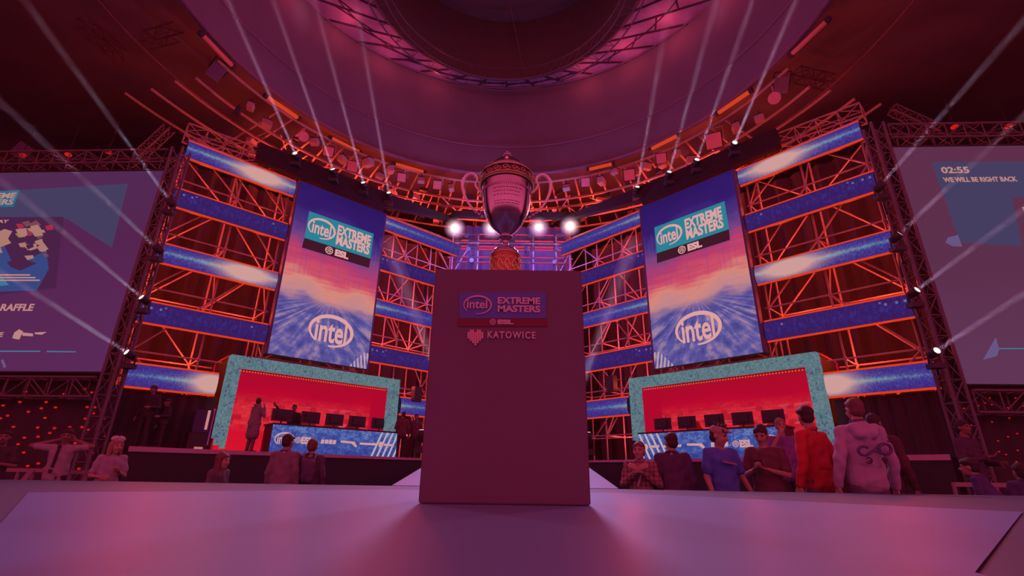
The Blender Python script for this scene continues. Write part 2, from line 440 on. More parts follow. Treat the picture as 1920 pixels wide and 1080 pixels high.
bars = [((377, 63), (437, 125), 'outermost on the left, dull pink'), ((498, 180), (560, 222), 'second from the left end, above the oval dish'),
        ((619, 258), (675, 286), 'third from the left end of the rim'), ((739, 307), (796, 323), 'just left of the trophy'),
        ((1103, 318), (1150, 307), 'just right of the trophy'), ((1220, 280), (1273, 253), 'third from the right end of the rim'),
        ((1345, 213), (1408, 170), 'second from the right end of the rim'), ((1483, 103), (1553, 37), 'outermost on the right, dull pink')]
for a, b, w in bars:
    p, q = at_z(*a, 12.82), at_z(*b, 12.82)
    t = thing('bar_lamp', 'glowing bar lamp under the drum rim, ' + w, 'stage light', (p + q) / 2, 0, 'bar lamps along the drum rim')
    d = (q - p).normalized(); x, y, _ = frame_of(d)
    part('tube', MB().tube(p, q, .075, 10), M_BARG if 'dull' not in w else M_BAR, t)
    for c in (p, q): part('end_cap', MB().tube(c - d * .06, c + d * .06, .095, 10), M_DARK, t)
# square flood lamps, dishes and cans in the gantry
M_PANEL = mat('flood_face', albedo=(.62, .34, .40), rough=.5)
def flood(px, py, size, z, label, m=M_PANEL):
    c = at_z(px, py, z); d = (Vector((0, 0, CAMH)) - c).normalized()
    Mx = d.to_track_quat('-Y', 'Z').to_matrix()
    t = thing('flood_lamp', label, 'stage light', c, 0, 'square flood lamps in the gantry')
    part('housing', MB().box(c - d * .12, (size * 1.15, .2, size * 1.15), Mx), M_DARK, t)
    part('lens_panel', MB().box(c, (size, .03, size), Mx), m, t)
    mb = MB(); s = size * .68
    mb.path([c + Mx @ Vector((-s, .12, 0)), c + Mx @ Vector((-s, .12, s * 1.2)), c + Mx @ Vector((s, .12, s * 1.2)), c + Mx @ Vector((s, .12, 0))], .02, 6)
    part('yoke', mb, M_GANTRY, t)
for px, py, sz, lab in ((616, 284, .36, 'second beam lamp from the left'), (661, 312, .42, 'third beam lamp from the left'), (753, 333, .36, 'outermost beam lamp left of the trophy'), (820, 347, .36, 'left of the trophy lid'),
                        (1098, 342, .36, 'right of the trophy lid'), (1180, 328, .44, 'fourth beam lamp from the right'), (1240, 297, .38, 'third beam lamp from the right'), (1338, 264, .55, 'between the two outer right beams')):
    flood(px, py, sz, 12.05, 'square flood lamp in the orange gantry near the ' + lab if 'lid' not in lab and 'beams' not in lab else 'square flood lamp in the orange gantry ' + lab)
def dish(px, py, r, label):
    c = at_z(px, py, 12.0); d = (Vector((0, 0, CAMH)) - c).normalized(); q = d.to_track_quat('Z', 'Y').to_matrix()
    t = thing('dish_lamp', label, 'stage light', c)
    mb = MB().lathe([(.02, -.12), (r * .5, -.1), (r, .02), (r, .05), (r * .9, .05), (.02, .02)], n=24); mb.v = [q @ v + c for v in mb.v]
    part('dish', mb, M_PANEL, t)
    part('bracket', MB().tube(c - d * .1, c - d * .1 + Vector((0, 0, .5)), .025, 6), M_GANTRY, t)
dish(569, 256, .19, 'oval dish lamp lit orange above the leftmost beam')
dish(1452, 184, .2, 'oval dish lamp near the right outer rim bar')
def box_lamp(px, py, z, s, label, m):
    c = at_z(px, py, z); d = (Vector((0, 0, CAMH)) - c).normalized(); Mx = d.to_track_quat('-Y', 'Z').to_matrix() @ Matrix.Rotation(.3, 3, 'Y')
    t = thing('box_lamp', label, 'stage light', c, 0)
    part('housing', MB().box(c, (s, s * .8, s * 1.25), Mx), m, t)
    part('yoke', MB().path([c + Mx @ Vector((-s * .6, 0, 0)), c + Mx @ Vector((-s * .6, 0, s)), c + Mx @ Vector((s * .6, 0, s)), c + Mx @ Vector((s * .6, 0, 0))], .025, 6), M_DARK, t)
M_BL = mat('blue_grey_housing', albedo=(.14, .11, .22))
box_lamp(405, 135, 12.6, .42, 'grey box lamp hanging outside the left drum rim', M_BL)
box_lamp(41, 283, 12.0, .5, 'grey box lamp above the left screen', M_BL)
box_lamp(1465, 160, 12.6, .42, 'grey box lamp hanging inside the right gantry end', mat('grey_housing', albedo=(.2, .14, .18)))
# parcan cans scattered in the gantry, each pointing down
for k, a in enumerate((-66, -57, -49, -44, -37, -31, -24, -15, 12, 20, 27, 34, 41, 47, 55, 62)):
    r = 10.2 + (k * 37 % 20) / 10.0; c = gp(a, r, 11.95)
    t = thing('par_can', 'small can lamp hanging in the orange gantry among the beams', 'stage light', c, 0, 'can lamps in the gantry')
    d = Vector((rnd.uniform(-.4, .4), rnd.uniform(-.5, 0), -1)).normalized()
    part('can', MB().tube(c - d * .16, c + d * .16, .09, 12, .12), M_GANTRY if k % 2 else M_DARK, t)
    part('clamp', MB().tube(c - d * .1, c + Vector((0, 0, .3)), .02, 6), M_DARK, t)
for k, (px, py, sz) in enumerate(((590, 266, .30), (642, 299, .34), (690, 305, .40), (712, 330, .30), (732, 318, .34), (790, 338, .28), (846, 352, .30), (1062, 352, .30), (1128, 340, .36), (1152, 322, .28), (1212, 312, .34), (1268, 288, .30), (1296, 300, .36), (1380, 240, .34), (1424, 222, .30), (500, 232, .34), (470, 200, .28))):
    c = at_z(px, py, 12.0); Mx = Matrix.Rotation(k * 1.3, 3, 'Z') @ Matrix.Rotation(.3 * math.sin(k * 2.0), 3, 'X')
    t = thing('gear_case', 'small orange lit gear case hanging in the lighting gantry', 'gear case', c, 0, 'gear cases in the gantry')
    part('case_body', MB().box(c, (sz, sz * .7, sz * .8), Mx), M_GANTRY, t)
    part('lid', MB().box(c + Mx @ Vector((0, 0, sz * .42)), (sz * 1.05, sz * .75, .05), Mx), M_DARK, t)
    part('hanger', MB().tube(c, c + Vector((0, 0, .35)), .02, 6), M_DARK, t)
for i, (px, py) in enumerate(((42, 291), (128, 290), (203, 285), (1790, 238), (1891, 237))):
    c = at_z(px, py, 11.4)
    t = thing('red_beacon', 'tiny red light high in the dark, ' + ('under the grey box lamp', 'above the middle of the left screen', 'above the left screen near its truss', 'above the timer on the right screen', 'above the edge of the right screen')[i], 'lamp', c, 0, 'red lights above the screens')
    part('bulb', MB().ball(c, (.12, .12, .07), 10, 6), glow('red_led', (200, 26, 22)), t)
    part('stem', MB().tube(c, c + Vector((0, 0, 1.5)), .015, 6), M_DARK, t)
# bent roof girders glimpsed on the dark sides
for i, (a, b) in enumerate((((150, 40), (228, 105)), ((275, 75), (330, 60)), ((1495, 140), (1560, 155)))):
    p, q = at_z(*a, 13.2), at_z(*b, 13.2)
    truss('roof_truss', ('faint roof truss in the dark upper left', 'short faint truss beside the left drum rim', 'short faint truss beside the right drum rim')[i], p, q, .4, .4, (0, 0, 1), (q - p).cross(Vector((0, 0, 1))), mat('roof_truss_red', albedo=(.12, .06, .07)), .5)

# ------------------------------------------------------------------ stage wings
S_SET = {'L': dict(o=(1.22, 4.46), o5=(1.32, 3.43), b=(4.5, 7.82), fr=(3.63, 9.22), inn=(7.9, 11.5)),
         'R': dict(o=(1.58, 4.97), o5=(1.48, 3.74), b=(5.02, 8.52), fr=(3.80, 9.65), inn=(8.55, 12.6))}
SZ = [(8.96, 9.55), (7.29, 7.90), (5.53, 6.12), (3.79, 4.39), (2.10, 2.71)]
BZ = (3.46, 9.52)
ORD = ('topmost', 'second highest', 'middle', 'second lowest', 'lowest')
def strip_mat(name, bright, u0, flip):
    def fn(nt):
        u, v = uv_xy(nt)
        if flip: u = 1.0 - u if False else X(nt, u._op('MULTIPLY', -1.0).s) + 1.0
        dv = (v - .5).abs(); du = (u - u0).abs()
        n = noise(nt, vec(nt, u * 40.0, v * 5.0), 1.0, 2)
        led = white(nt, vec(nt, (u * 150.0).floor(), (v * 26.0).floor()))
        if bright:
            streak = ((dv * -9.0).exp() * ((du * -1.1).exp() + .05)).sat()
            core = ((du * du * -26.0).exp() * (dv * dv * -9.0).exp() * 1.5 + (du * -5.0).exp() * (dv * -8.0).exp() * .8 + (led - .5) * .12).sat()
            c = ramp(nt, (streak * 1.15 + (n - .5) * .3 + (led - .5) * .16).sat(), [(0, srgb(56, 38, 128)), (.35, srgb(66, 58, 142)), (.72, srgb(92, 136, 156)), (1, srgb(140, 150, 160))])
            return mix(nt, core, c, srgb(206, 156, 152))
        sp = (white(nt, vec(nt, (u * 60.0).floor(), (v * 12.0).floor())).gt(.985)) * (dv * -4.0).exp()
        c = ramp(nt, (n * 1.1 + (dv * -5.0).exp() * .25 + (led - .5) * .25 - .25).sat(), [(0, srgb(54, 22, 80)), (.5, srgb(56, 32, 104)), (1, srgb(70, 54, 136))])
        return mix(nt, sp, c, srgb(120, 120, 180))
    return emit_mat(name, fn, 1.0)
def strip(s, u0, u1, z0, z1, m, label, group, bulge=.13):
    t = thing('led_strip', label, 'LED strip', W(s, (u0 + u1) / 2, .05, (z0 + z1) / 2), wing_rot(s), group)
    n = 10; mb = MB(); vs = []
    for k in range(n + 1):
        a = PI * k / n; z = (z0 + z1) / 2 - (z1 - z0) / 2 * math.cos(a); off = -bulge * math.sin(a)
        vs += [W(s, u0, off, z), W(s, u1, off, z)]
    a0, a1 = (0, 1) if s == 'L' else (1, 0)
    for k in range(n):
        f0 = len(mb.f); q = [vs[2 * k + a0], vs[2 * k + a1], vs[2 * k + 2 + a1], vs[2 * k + 2 + a0]]
        mb.add(q, [(0, 1, 2, 3)], 0, True); mb.uv[f0] = [(0, k / n), (1, k / n), (1, (k + 1) / n), (0, (k + 1) / n)]
    mb.hexa([W(s, u0, .02, z0), W(s, u1, .02, z0), W(s, u1, .02, z1), W(s, u0, .02, z1)], WN[s] * .08, 1)
    part('led_face', mb, [m, M_DARK], t)
    for z in (z0, z1): part('edge_light', MB().tube(W(s, u0, -.02, z), W(s, u1, -.02, z), .032, 8), M_EDGE, t)
    for u in (u0, u1): part('end_plate', MB().hexa([W(s, u - .02, -.01, z0), W(s, u + .02, -.01, z0), W(s, u + .02, -.01, z1), W(s, u - .02, -.01, z1)], WN[s] * .09), M_DARK, t)
SIDE = {'L': 'left', 'R': 'right'}
FL = (.66, .5, .72, .5, .93)
for s in 'LR':
    d = S_SET[s]
    for k in range(5):
        br = k % 2 == 0; u0, u1 = d['o5'] if k == 4 else d['o']
        m = strip_mat('strip_flare_%s%d' % (s, k) if br else 'strip_dark_%s' % s, br, FL[k], s == 'R')
        strip(s, u0, u1, *SZ[k], m, ('blue LED strip with a white flare, ' if br else 'dim violet LED strip with faint sparkles, ') + ORD[k] + ' on the outer %s wing' % SIDE[s], 'outer LED strips of the %s wing' % SIDE[s])
    u0, u1 = d['inn']
    for k in range(5):
        m = strip_mat('strip_inner_%s%d' % (s, k % 2), k % 2 == 0, -.35, s == 'R') if k % 2 == 0 else strip_mat('strip_dark_%s' % s, False, .5, False)
        ui = S_SET[s]['fr'][1] + .12 if k == 4 else u0
        strip(s, ui, u1, SZ[k][0], SZ[k][1], m, 'dim blue LED strip with orange edges, %s between banner and trophy, %s wing' % (ORD[k], SIDE[s]), 'inner LED strips of the %s wing' % SIDE[s])

# scaffolds behind the strips
def scaffold(s, us, zs, offs, label, seed, rb=.024, skip=0.0):
    fa, fb = S_SET[s]['fr']
    def inb(u, z): return fa - .15 < u < fb + .1 and z < 3.4
    R = random.Random(seed); t = thing('scaffold', label, 'scaffold', W(s, sum(us) / len(us), sum(offs) / 2, FLOOR), wing_rot(s))
    for o in offs:
        for u in us:
            mb = MB().tube(W(s, u, o, 3.42 if inb(u, 1) else zs[0]), W(s, u, o, zs[-1]), rb * 1.15, 8)
            for z in [z for z in zs[1:-1] if not inb(u, z)]: mb.tube(W(s, u, o, z - .05), W(s, u, o, z + .05), rb * 1.9, 8)
            part('standard', mb, M_TUBE, t)
    for z in zs[1:]:
        ua_, ub_ = us[0] - .1, us[-1] + .1
        if z < 3.4:
            if us[0] < fa: ub_ = min(ub_, fa - .1)
            else: ua_ = max(ua_, fb + .15)
        if ub_ - ua_ > .3:
            for o in offs: part('ledger', MB().tube(W(s, ua_, o, z), W(s, ub_, o, z), rb, 8), M_TUBE, t)
        for u in [u for u in us if not inb(u, z)]: part('transom', MB().tube(W(s, u, offs[0], z), W(s, u, offs[1], z), rb, 6), M_TUBE, t)
    for i in range(len(us) - 1):
        for j in range(1, len(zs) - 1):
            for o in offs:
                if R.random() < skip or inb(us[i], zs[j]) or inb(us[i + 1], zs[j]): continue
                a, b = (us[i], us[i + 1]) if R.random() < .5 else (us[i + 1], us[i])
                part('brace', MB().tube(W(s, a, o + .04, zs[j]), W(s, b, o + .04, zs[j + 1]), rb, 6), M_TUBE, t)
    for u in us:
        for j in [j for j in range(1, len(zs) - 1, 2) if not inb(u, zs[j])]:
            part('cross_brace', MB().tube(W(s, u, offs[0], zs[j]), W(s, u, offs[1], zs[j + 1]), rb, 6), M_TUBE, t)
    return t
ZS = [PLAT, 1.5, 3.1, 4.9, 6.6, 8.4, 9.85]
for s in 'LR':
    a, b = S_SET[s]['o']
    scaffold(s, [a + .1, a + 1.7, b - .05], ZS, (.38, 1.5), 'orange lit tube scaffold behind the outer LED strips of the %s wing' % SIDE[s], 3 if s == 'L' else 8)
    a, b = S_SET[s]['inn']
    scaffold(s, [a + .1, a + 1.3, a + 2.5, b - .1], ZS, (.38, 1.5), 'red lit tube scaffold between banner and trophy on the %s wing' % SIDE[s], 5 if s == 'L' else 9, skip=.1)
    a, b = S_SET[s]['b']
    scaffold(s, [a + .1, (a + b) / 2, b - .1], [3.42, 3.46, 4.3], (.5, 1.5), 'low red scaffold tubes below the %s banner' % SIDE[s], 11)
    # black drape far behind the scaffold
    d = S_SET[s]; mb = MB(); n = 60
    for i in range(n):
        ua = d['o'][0] + (13.6 - d['o'][0]) * i / n; ub = d['o'][0] + (13.6 - d['o'][0]) * (i + 1) / n; o0 = 3.3 + .12 * math.sin(i * 1.9); o1 = 3.3 + .12 * math.sin((i + 1) * 1.9)
        mb.add([W(s, ua, o0, PLAT), W(s, ub, o1, PLAT), W(s, ub, o1, 10.6), W(s, ua, o0, 10.6)], [(0, 1, 2, 3)], 0, True)
        mb.add([W(s, ua, o0 + .05, PLAT), W(s, ub, o1 + .05, PLAT), W(s, ub, o1 + .05, 10.6), W(s, ua, o0 + .05, 10.6)], [(3, 2, 1, 0)], 0, True)
    solo('stage_drape', mb, mat('stage_drape_cloth', albedo=(.055, .035, .055), rough=.9), 'black drape hanging behind the scaffold of the %s wing' % SIDE[s], 'drape', origin=W(s, 6, 3.3, PLAT))
    a = d['o'][0] - .15; b = d['fr'][0] - .1; mb = MB(); n = 24
    for i in range(n):
        ua, ub = a + (b - a) * i / n, a + (b - a) * (i + 1) / n; o0 = .2 + .05 * math.sin(i * 2.2); o1 = .2 + .05 * math.sin((i + 1) * 2.2)
        mb.hexa([W(s, ua, o0, PLAT), W(s, ub, o1, PLAT), W(s, ub, o1, 2.06), W(s, ua, o0, 2.06)], WN[s] * .03)
    solo('skirt_drape', mb, M_BLACK, 'black drape hanging under the lowest outer LED strip, %s wing' % SIDE[s], 'drape', origin=W(s, (a + b) / 2, .2, PLAT))
    # black valance over banner and inner strips
    ua, ub = d['b'][0] - 1.4, d['inn'][1] + .3
    um_ = d['b'][1]; ub -= .5
    vb = MB().hexa([W(s, ua, -.1, 9.78), W(s, um_, -.1, 9.74), W(s, um_, -.1, 10.55), W(s, ua, -.1, 10.45)], WN[s] * .25)
    vb.hexa([W(s, um_, -.1, 9.95), W(s, ub, -.1, 10.58), W(s, ub, -.1, 10.74), W(s, um_, -.1, 10.52)], WN[s] * .25)
    solo('valance', vb, mat('valance_black', albedo=(.04, .025, .035), rough=.95), 'black valance board above the banner on the %s wing' % SIDE[s], 'valance', origin=W(s, (ua + ub) / 2, 0, 10.2))
    a, b = d['o']
    truss('top_truss', 'lattice truss along the top of the outer %s wing' % SIDE[s], W(s, a - .1, .6, 10.15), W(s, b - .6, .6, 10.35), .5, .45, WN[s], (0, 0, 1), M_TUBE, .55, .026, .015)
    # cable marks above the banner
# ------------------------------------------------------------------ banners
def banner_mat(name, flip):
    def fn(nt):
        u, v = uv_xy(nt)
        if flip: u = u * -1.0 + 1.0
        n1 = noise(nt, vec(nt, u * 3.0, v * 9.0), 1.0, 5); n2 = noise(nt, vec(nt, u * 9.0 + v * 4.0, v * 26.0), 1.0, 4)
        n3 = noise(nt, vec(nt, u * 2.0 + v * 2.5, v * 42.0), 1.0, 3); g = (v + (n1 - .5) * .22 + (n3 - .5) * .13 * ((v - .5).abs() * -3.5 + 1.2).sat() + (u - .5) * .06).sat()
        sky = ramp(nt, g, [(0, srgb(92, 78, 150)), (.27, srgb(88, 78, 152)), (.335, srgb(190, 132, 140)), (.40, srgb(214, 134, 122)), (.47, srgb(206, 80, 104)), (.56, srgb(184, 60, 104)), (.65, srgb(122, 66, 128)), (.74, srgb(72, 48, 124)), (.86, srgb(54, 26, 106)), (1, srgb(46, 22, 96))])
        # streets running to the horizon in the lower third
        dx = (u - .52) / ((v * -1.0) + .36).max(.03)
        st = noise(nt, vec(nt, dx * 3.4, v * 8.0), 1.0, 5)
        city = ramp(nt, (st * 1.25 + (n2 - .5) * .7 - .12).sat(), [(.15, srgb(52, 46, 112)), (.5, srgb(92, 84, 156)), (.85, srgb(176, 138, 156))])
        f = (v * -14.0 + 4.7).sat()
        c = mix(nt, f, sky, city)
        ln = ((u * 26.0 + v * 9.0).frac()).lt(.45) * u.gt(.80) * v.lt(.09) * (u + v * -1.6).gt(.79)
        bars_ = (noise(nt, vec(nt, u * 34.0, v * 1.2), 1.0, 2).gt(.57)) * (v.gt(.45)) * v.lt(.8) * .22
        c = mix(nt, bars_, c, srgb(112, 70, 150))
        return mix(nt, ln, c, srgb(190, 158, 176))
    return emit_mat(name, fn, 1.0, True)
M_TEAL = glow('logo_teal', (42, 128, 148)); M_PALE = glow('logo_pale', (222, 160, 158)); M_LBLK = glow('logo_black', (64, 24, 40)); M_TEXTSH = glow('logo_shadow', (40, 30, 80))
T_INTEL = text_mb('intel', 1.0, .02, 1.0); T_EXT = text_mb('EXTREME', .5, .02, 1.0); T_MAS = text_mb('MASTERS', .5, .02, 1.0); T_ESL = text_mb('ESL', .5, .03, 1.0)
def scaled(sh, sx, sz=None): sz = sz or sx; return [Vector((v.x * sx, v.y, v.z * sz)) for v in sh[0]], sh[1]
def esl_disc(r):
    mb = MB(); vs, fs = [], []
    for i in range(24):
        a0, a1 = 2 * PI * i / 24, 2 * PI * (i + 1) / 24
        o = len(vs); vs += [Vector((r * math.cos(a0), 0, r * math.sin(a0))), Vector((r * math.cos(a1), 0, r * math.sin(a1))), Vector((r * .78 * math.cos(a1), 0, r * .78 * math.sin(a1))), Vector((r * .78 * math.cos(a0), 0, r * .78 * math.sin(a0)))]; fs.append((o, o + 1, o + 2, o + 3))
    for k in (-.42, 0, .42):
        h = r * .17; L = r * (.85 if k == 0 else .6); o = len(vs); dx = k * r
        vs += [Vector((-L * .6 + dx - h, 0, -L * .55 - dx * .6)), Vector((-L * .6 + dx + h, 0, -L * .55 - dx * .6)), Vector((L * .6 + dx * .4 + h, 0, L * .55 - dx * .8)), Vector((L * .6 + dx * .4 - h, 0, L * .55 - dx * .8))]; fs.append((o, o + 1, o + 2, o + 3))
    return vs, fs
def intel_logo(mb, M, rx, rz, th, tw, dx=.0, tz=None):
    put(mb, swoosh(rx, rz, th), M); put(mb, scaled(T_INTEL, tw, tz or tw), M @ Matrix.Translation((dx, 0, 0)))
for s in 'LR':
    u0, u1 = S_SET[s]['b']; z0, z1 = BZ; left, right = (u0, u1) if s == 'L' else (u1, u0)
    t = thing('banner_screen', 'tall LED banner with sunset city picture and logos, %s of the trophy' % SIDE[s], 'LED banner', W(s, (u0 + u1) / 2, -.15, z0), wing_rot(s), 'tall LED banners beside the trophy')
    mb = MB().panel([W(s, left, -.28, z0), W(s, right, -.28, z0), W(s, right, -.28, z1), W(s, left, -.28, z1)], WN[s] * .2)
    part('led_panel', mb, [banner_mat('banner_' + s, s == 'R'), M_DARK], t)
    for u in (u0, u1):
        part('side_trim', MB().hexa([W(s, u - .03, -.30, z0), W(s, u + .03, -.30, z0), W(s, u + .03, -.30, z1), W(s, u - .03, -.30, z1)], WN[s] * .24), mat('banner_trim', albedo=(.12, .10, .2)), t)
    xd = WU[s] if s == 'L' else -WU[s]
    w = u1 - u0
    um, zm = on_wing(s, *((629, 420) if s == 'L' else (1297, 410)), -.3)
    um = {'L': 6.2, 'R': 6.72}[s]; zt = 7.98
    def at(du, dz, o=0): return facing(W(s, um, -.29 - o, zt) + xd * du + Vector((0, 0, dz)), xd)
    plw, plh = w * .73, 1.02
    mb = MB(); q = [Vector((-plw / 2, 0, -plh / 2)), Vector((plw / 2, 0, -plh / 2)), Vector((plw / 2, 0, plh / 2)), Vector((-plw / 2, 0, plh / 2))]
    M0 = at(0, 0, .015); mb.hexa([M0 @ p for p in q], WN[s] * .02); part('logo_plate', mb, M_TEAL, t)
    mb = MB(); M0 = at(-.0, -plh / 2 - .18, .02); q = [Vector((-plw / 2 - .03, 0, -.18)), Vector((plw / 2 - .02, 0, -.18)), Vector((plw / 2, 0, .18)), Vector((-plw / 2, 0, .18))]
    mb.hexa([M0 @ p for p in q], WN[s] * .02); part('logo_bar', mb, M_LBLK, t)
    mb = MB(); intel_logo(mb, at(-plw * .29, 0, .03), .46, .35, .07, .66)
    put(mb, scaled(T_EXT, 1.28, 1.0), at(plw * .20, .19, .03)); put(mb, scaled(T_MAS, 1.28, 1.0), at(plw * .20, -.20, .03))
    put(mb, scaled(T_ESL, .5, .62), at(.12, -plh / 2 - .18, .035)); put(mb, esl_disc(.14), at(-.34, -plh / 2 - .18, .035))
    part('logo_lettering', mb, M_PALE, t)
    um = {'L': 6.36, 'R': 6.86}[s]; zt = 4.50
    mb = MB(); intel_logo(mb, at(0, 0, .02), .72, .50, .11, 1.08)
    part('round_logo', mb, M_PALE, t)
# ------------------------------------------------------------------ player booths
def frame_mat():
    def fn(nt):
        t = nt.nodes.new('ShaderNodeTexCoord'); mp = nt.nodes.new('ShaderNodeVectorMath'); mp.operation = 'SCALE'; mp.inputs[3].default_value = 22.0
        nt.links.new(t.outputs['Object'], mp.inputs[0]); fl = nt.nodes.new('ShaderNodeVectorMath'); fl.operation = 'FLOOR'; nt.links.new(mp.outputs[0], fl.inputs[0])
        w1 = white(nt, fl.outputs[0]); n = noise(nt, t.outputs['Object'], 4.0, 2)
        f = (w1 + (n - .5) * 1.3).gt(.94)
        return mix(nt, f * .75, mix(nt, w1, srgb(76, 108, 118), srgb(108, 128, 136)), srgb(66, 50, 108))
    return emit_mat('booth_led_frame', fn, 1.0)
M_FRAME = frame_mat()
def backdrop_mat(name):
    def fn(nt):
        u, v = uv_xy(nt)
        n = noise(nt, vec(nt, u * 3.0, v * 2.0), 1.0, 3)
        base = ramp(nt, (v + (n - .5) * .25).sat(), [(0, srgb(212, 20, 44)), (.42, srgb(206, 12, 48)), (.8, srgb(178, 8, 46)), (1, srgb(168, 12, 40))])
        br = nt.nodes.new('ShaderNodeTexBrick'); nt.links.new(vec(nt, u * 1.0, v * .5), br.inputs[0])
        br.inputs['Scale'].default_value = 12.0; br.inputs['Mortar Size'].default_value = .03; br.inputs['Color1'].default_value = (1, 1, 1, 1); br.inputs['Color2'].default_value = (0, 0, 0, 1); br.inputs['Mortar'].default_value = (.5, .5, .5, 1); br.inputs['Bias'].default_value = -.3
        b = X(nt, br.outputs[0]); w1 = white(nt, vec(nt, (u * 26.0).floor(), (v * 18.0).floor()))
        k = (v * -6.0 + 4.3).sat() * (v * 9.0 - 2.2).sat()
        c = mix(nt, k * b * .55, base, srgb(226, 62, 66)); c = mix(nt, k * w1.gt(.7) * .5, c, srgb(140, 8, 36))
        nd = noise(nt, vec(nt, u * 9.0, v * 16.0), 1.0, 2)
        return mix(nt, (nd.gt(.62)) * k * .45, c, srgb(206, 84, 110))
    return emit_mat(name, fn, 1.0, True)
M_BULB = glow('string_bulb', (226, 96, 40)); M_BACK = backdrop_mat('booth_backdrop')
M_BSIDE = glow('booth_side_glow', (176, 8, 44))  # side walls are no lamps; red glow added to fill the booth
M_BOOTH = mat('booth_inner', albedo=(.30, .07, .12), rough=.8)
M_SHELF = mat('platform_black', albedo=(.050, .045, .055), rough=.8)
M_LEDGE = mat('platform_edge', albedo=(.50, .34, .50), rough=.6)
def desk_mat(name, flip):
    def fn(nt):
        u, v = uv_xy(nt)
        if flip: u = u * -1.0 + 1.0
        n = noise(nt, vec(nt, u * 16.0, v * 5.0), 1.0, 4); pix = white(nt, vec(nt, (u * 90.0).floor(), (v * 18.0).floor()))
        c = ramp(nt, (n * 1.2 + (v - .5) * .3 + (pix - .5) * .35 - .12).sat(), [(.2, srgb(52, 58, 138)), (.55, srgb(66, 82, 158)), (.85, srgb(104, 122, 176)), (1, srgb(150, 150, 182))])
        st = ((u * 21.0 - v * 1.6).frac()).lt(.36) * (u - v * .1).gt(.74)
        return mix(nt, st, c, srgb(186, 166, 178))
    return emit_mat(name, fn, 1.0)
M_MON = mat('monitor_black', albedo=(.07, .04, .07), rough=.4); M_CHAIR = mat('chair_red', albedo=(.6, .10, .06), rough=.6)
DESK = {'L': (5.05, 9.25), 'R': (4.85, 9.30)}
for s in 'LR':
    ua, ub = S_SET[s]['fr']; zb, zt = PLAT, 3.30; left, right = (ua, ub) if s == 'L' else (ub, ua)
    t = thing('player_booth', 'player booth with teal pixel frame and red glowing back, %s of the plinth' % SIDE[s], 'stage booth', W(s, (ua + ub) / 2, 1, zb), wing_rot(s), 'player booths of the two teams')
    bw = .32
    def bar(u0, u1, z0, z1): return MB().hexa([W(s, u0, -.12, z0), W(s, u1, -.12, z0), W(s, u1, -.12, z1), W(s, u0, -.12, z1)], WN[s] * .3)
    part('led_frame_top', bar(ua, ub, zt - bw, zt), M_FRAME, t)
    for u, inner in ((ua, False), (ub - bw, True)):
        mb = bar(u, u + bw, zb + (.9 if inner else .35), zt - bw)
        R = random.Random(5)
        for i in range(4):
            for j in range(4):
                if R.random() < .45 + .13 * j: mb.hexa([W(s, u + bw * i / 4, -.12, zb + (.55 if inner else 0) + .0875 * j), W(s, u + bw * (i + 1) / 4, -.12, zb + (.55 if inner else 0) + .0875 * j), W(s, u + bw * (i + 1) / 4, -.12, zb + (.55 if inner else 0) + .0875 * (j + 1)), W(s, u + bw * i / 4, -.12, zb + (.55 if inner else 0) + .0875 * (j + 1))], WN[s] * .3)
        part('led_frame_post', mb, M_FRAME, t)
    part('backdrop', MB().panel([W(s, left, 1.75, zb), W(s, right, 1.75, zb), W(s, right, 1.75, zt), W(s, left, 1.75, zt)], WN[s] * .06), [M_BACK, M_BOOTH], t)
    part('roof_panel', MB().hexa([W(s, ua, .2, zt - .03), W(s, ub, .2, zt - .03), W(s, ub, 1.75, zt - .03), W(s, ua, 1.75, zt - .03)], Vector((0, 0, .06))), M_BOOTH, t)
    for u in (ua + .05, ub - .1):
        part('side_panel', MB().hexa([W(s, u, .2, zb), W(s, u, 1.74, zb), W(s, u, 1.74, zt), W(s, u, .2, zt)], WU[s] * .05), M_BSIDE, t)
        part('outer_panel', MB().hexa([W(s, u - .012 if u < ua + .2 else u + .052, .19, zb), W(s, u - .012 if u < ua + .2 else u + .052, 1.8, zb), W(s, u - .012 if u < ua + .2 else u + .052, 1.8, zt), W(s, u - .012 if u < ua + .2 else u + .052, .19, zt)], WU[s] * .01), M_DARK, t)
    st = thing('string_light', 'row of tiny orange bulbs under the top of the %s booth' % SIDE[s], 'string light', W(s, (ua + ub) / 2, .25, zt - bw - .02))
    part('wire', MB().tube(W(s, ua + .35, .2, zt - bw - .03), W(s, ub - .35, .2, zt - bw - .03), .008, 5), M_DARK, st)
    proto = None
    for k in range(60):
        c = W(s, ua + .4 + (ub - ua - .8) * k / 59, .2, zt - bw - .06)
        if proto is None: proto = part('bulb', MB().ball((0, 0, 0), .024, 6, 4), M_BULB, st, local=True); o = proto
        else: o = proto.copy(); COL.objects.link(o)
        o.location = mw(st).inverted() @ c
    # desk whose front panel emits its colour
    da, db = DESK[s]; left, right = (da, db) if s == 'L' else (db, da)
    t = thing('players_desk', 'long desk with blue printed front and sponsor marks in the %s booth' % SIDE[s], 'desk', W(s, (da + db) / 2, 0, zb), wing_rot(s), 'desks of the player booths')
    part('front_panel', MB().panel([W(s, left, -.32, zb), W(s, right, -.32, zb), W(s, right, -.32, zb + .80), W(s, left, -.32, zb + .80)], WN[s] * .05), [desk_mat('desk_' + s, s == 'R'), M_DARK], t)
    part('desk_top', MB().hexa([W(s, da, -.33, zb + .80), W(s, db, -.33, zb + .80), W(s, db, .55, zb + .80), W(s, da, .55, zb + .80)], Vector((0, 0, .05))), M_DARK, t)
    for u in (da + .03, db - .08): part('side_panel', MB().hexa([W(s, u, -.26, zb), W(s, u, .5, zb), W(s, u, .5, zb + .8), W(s, u, -.26, zb + .8)], WU[s] * .05), M_DARK, t)
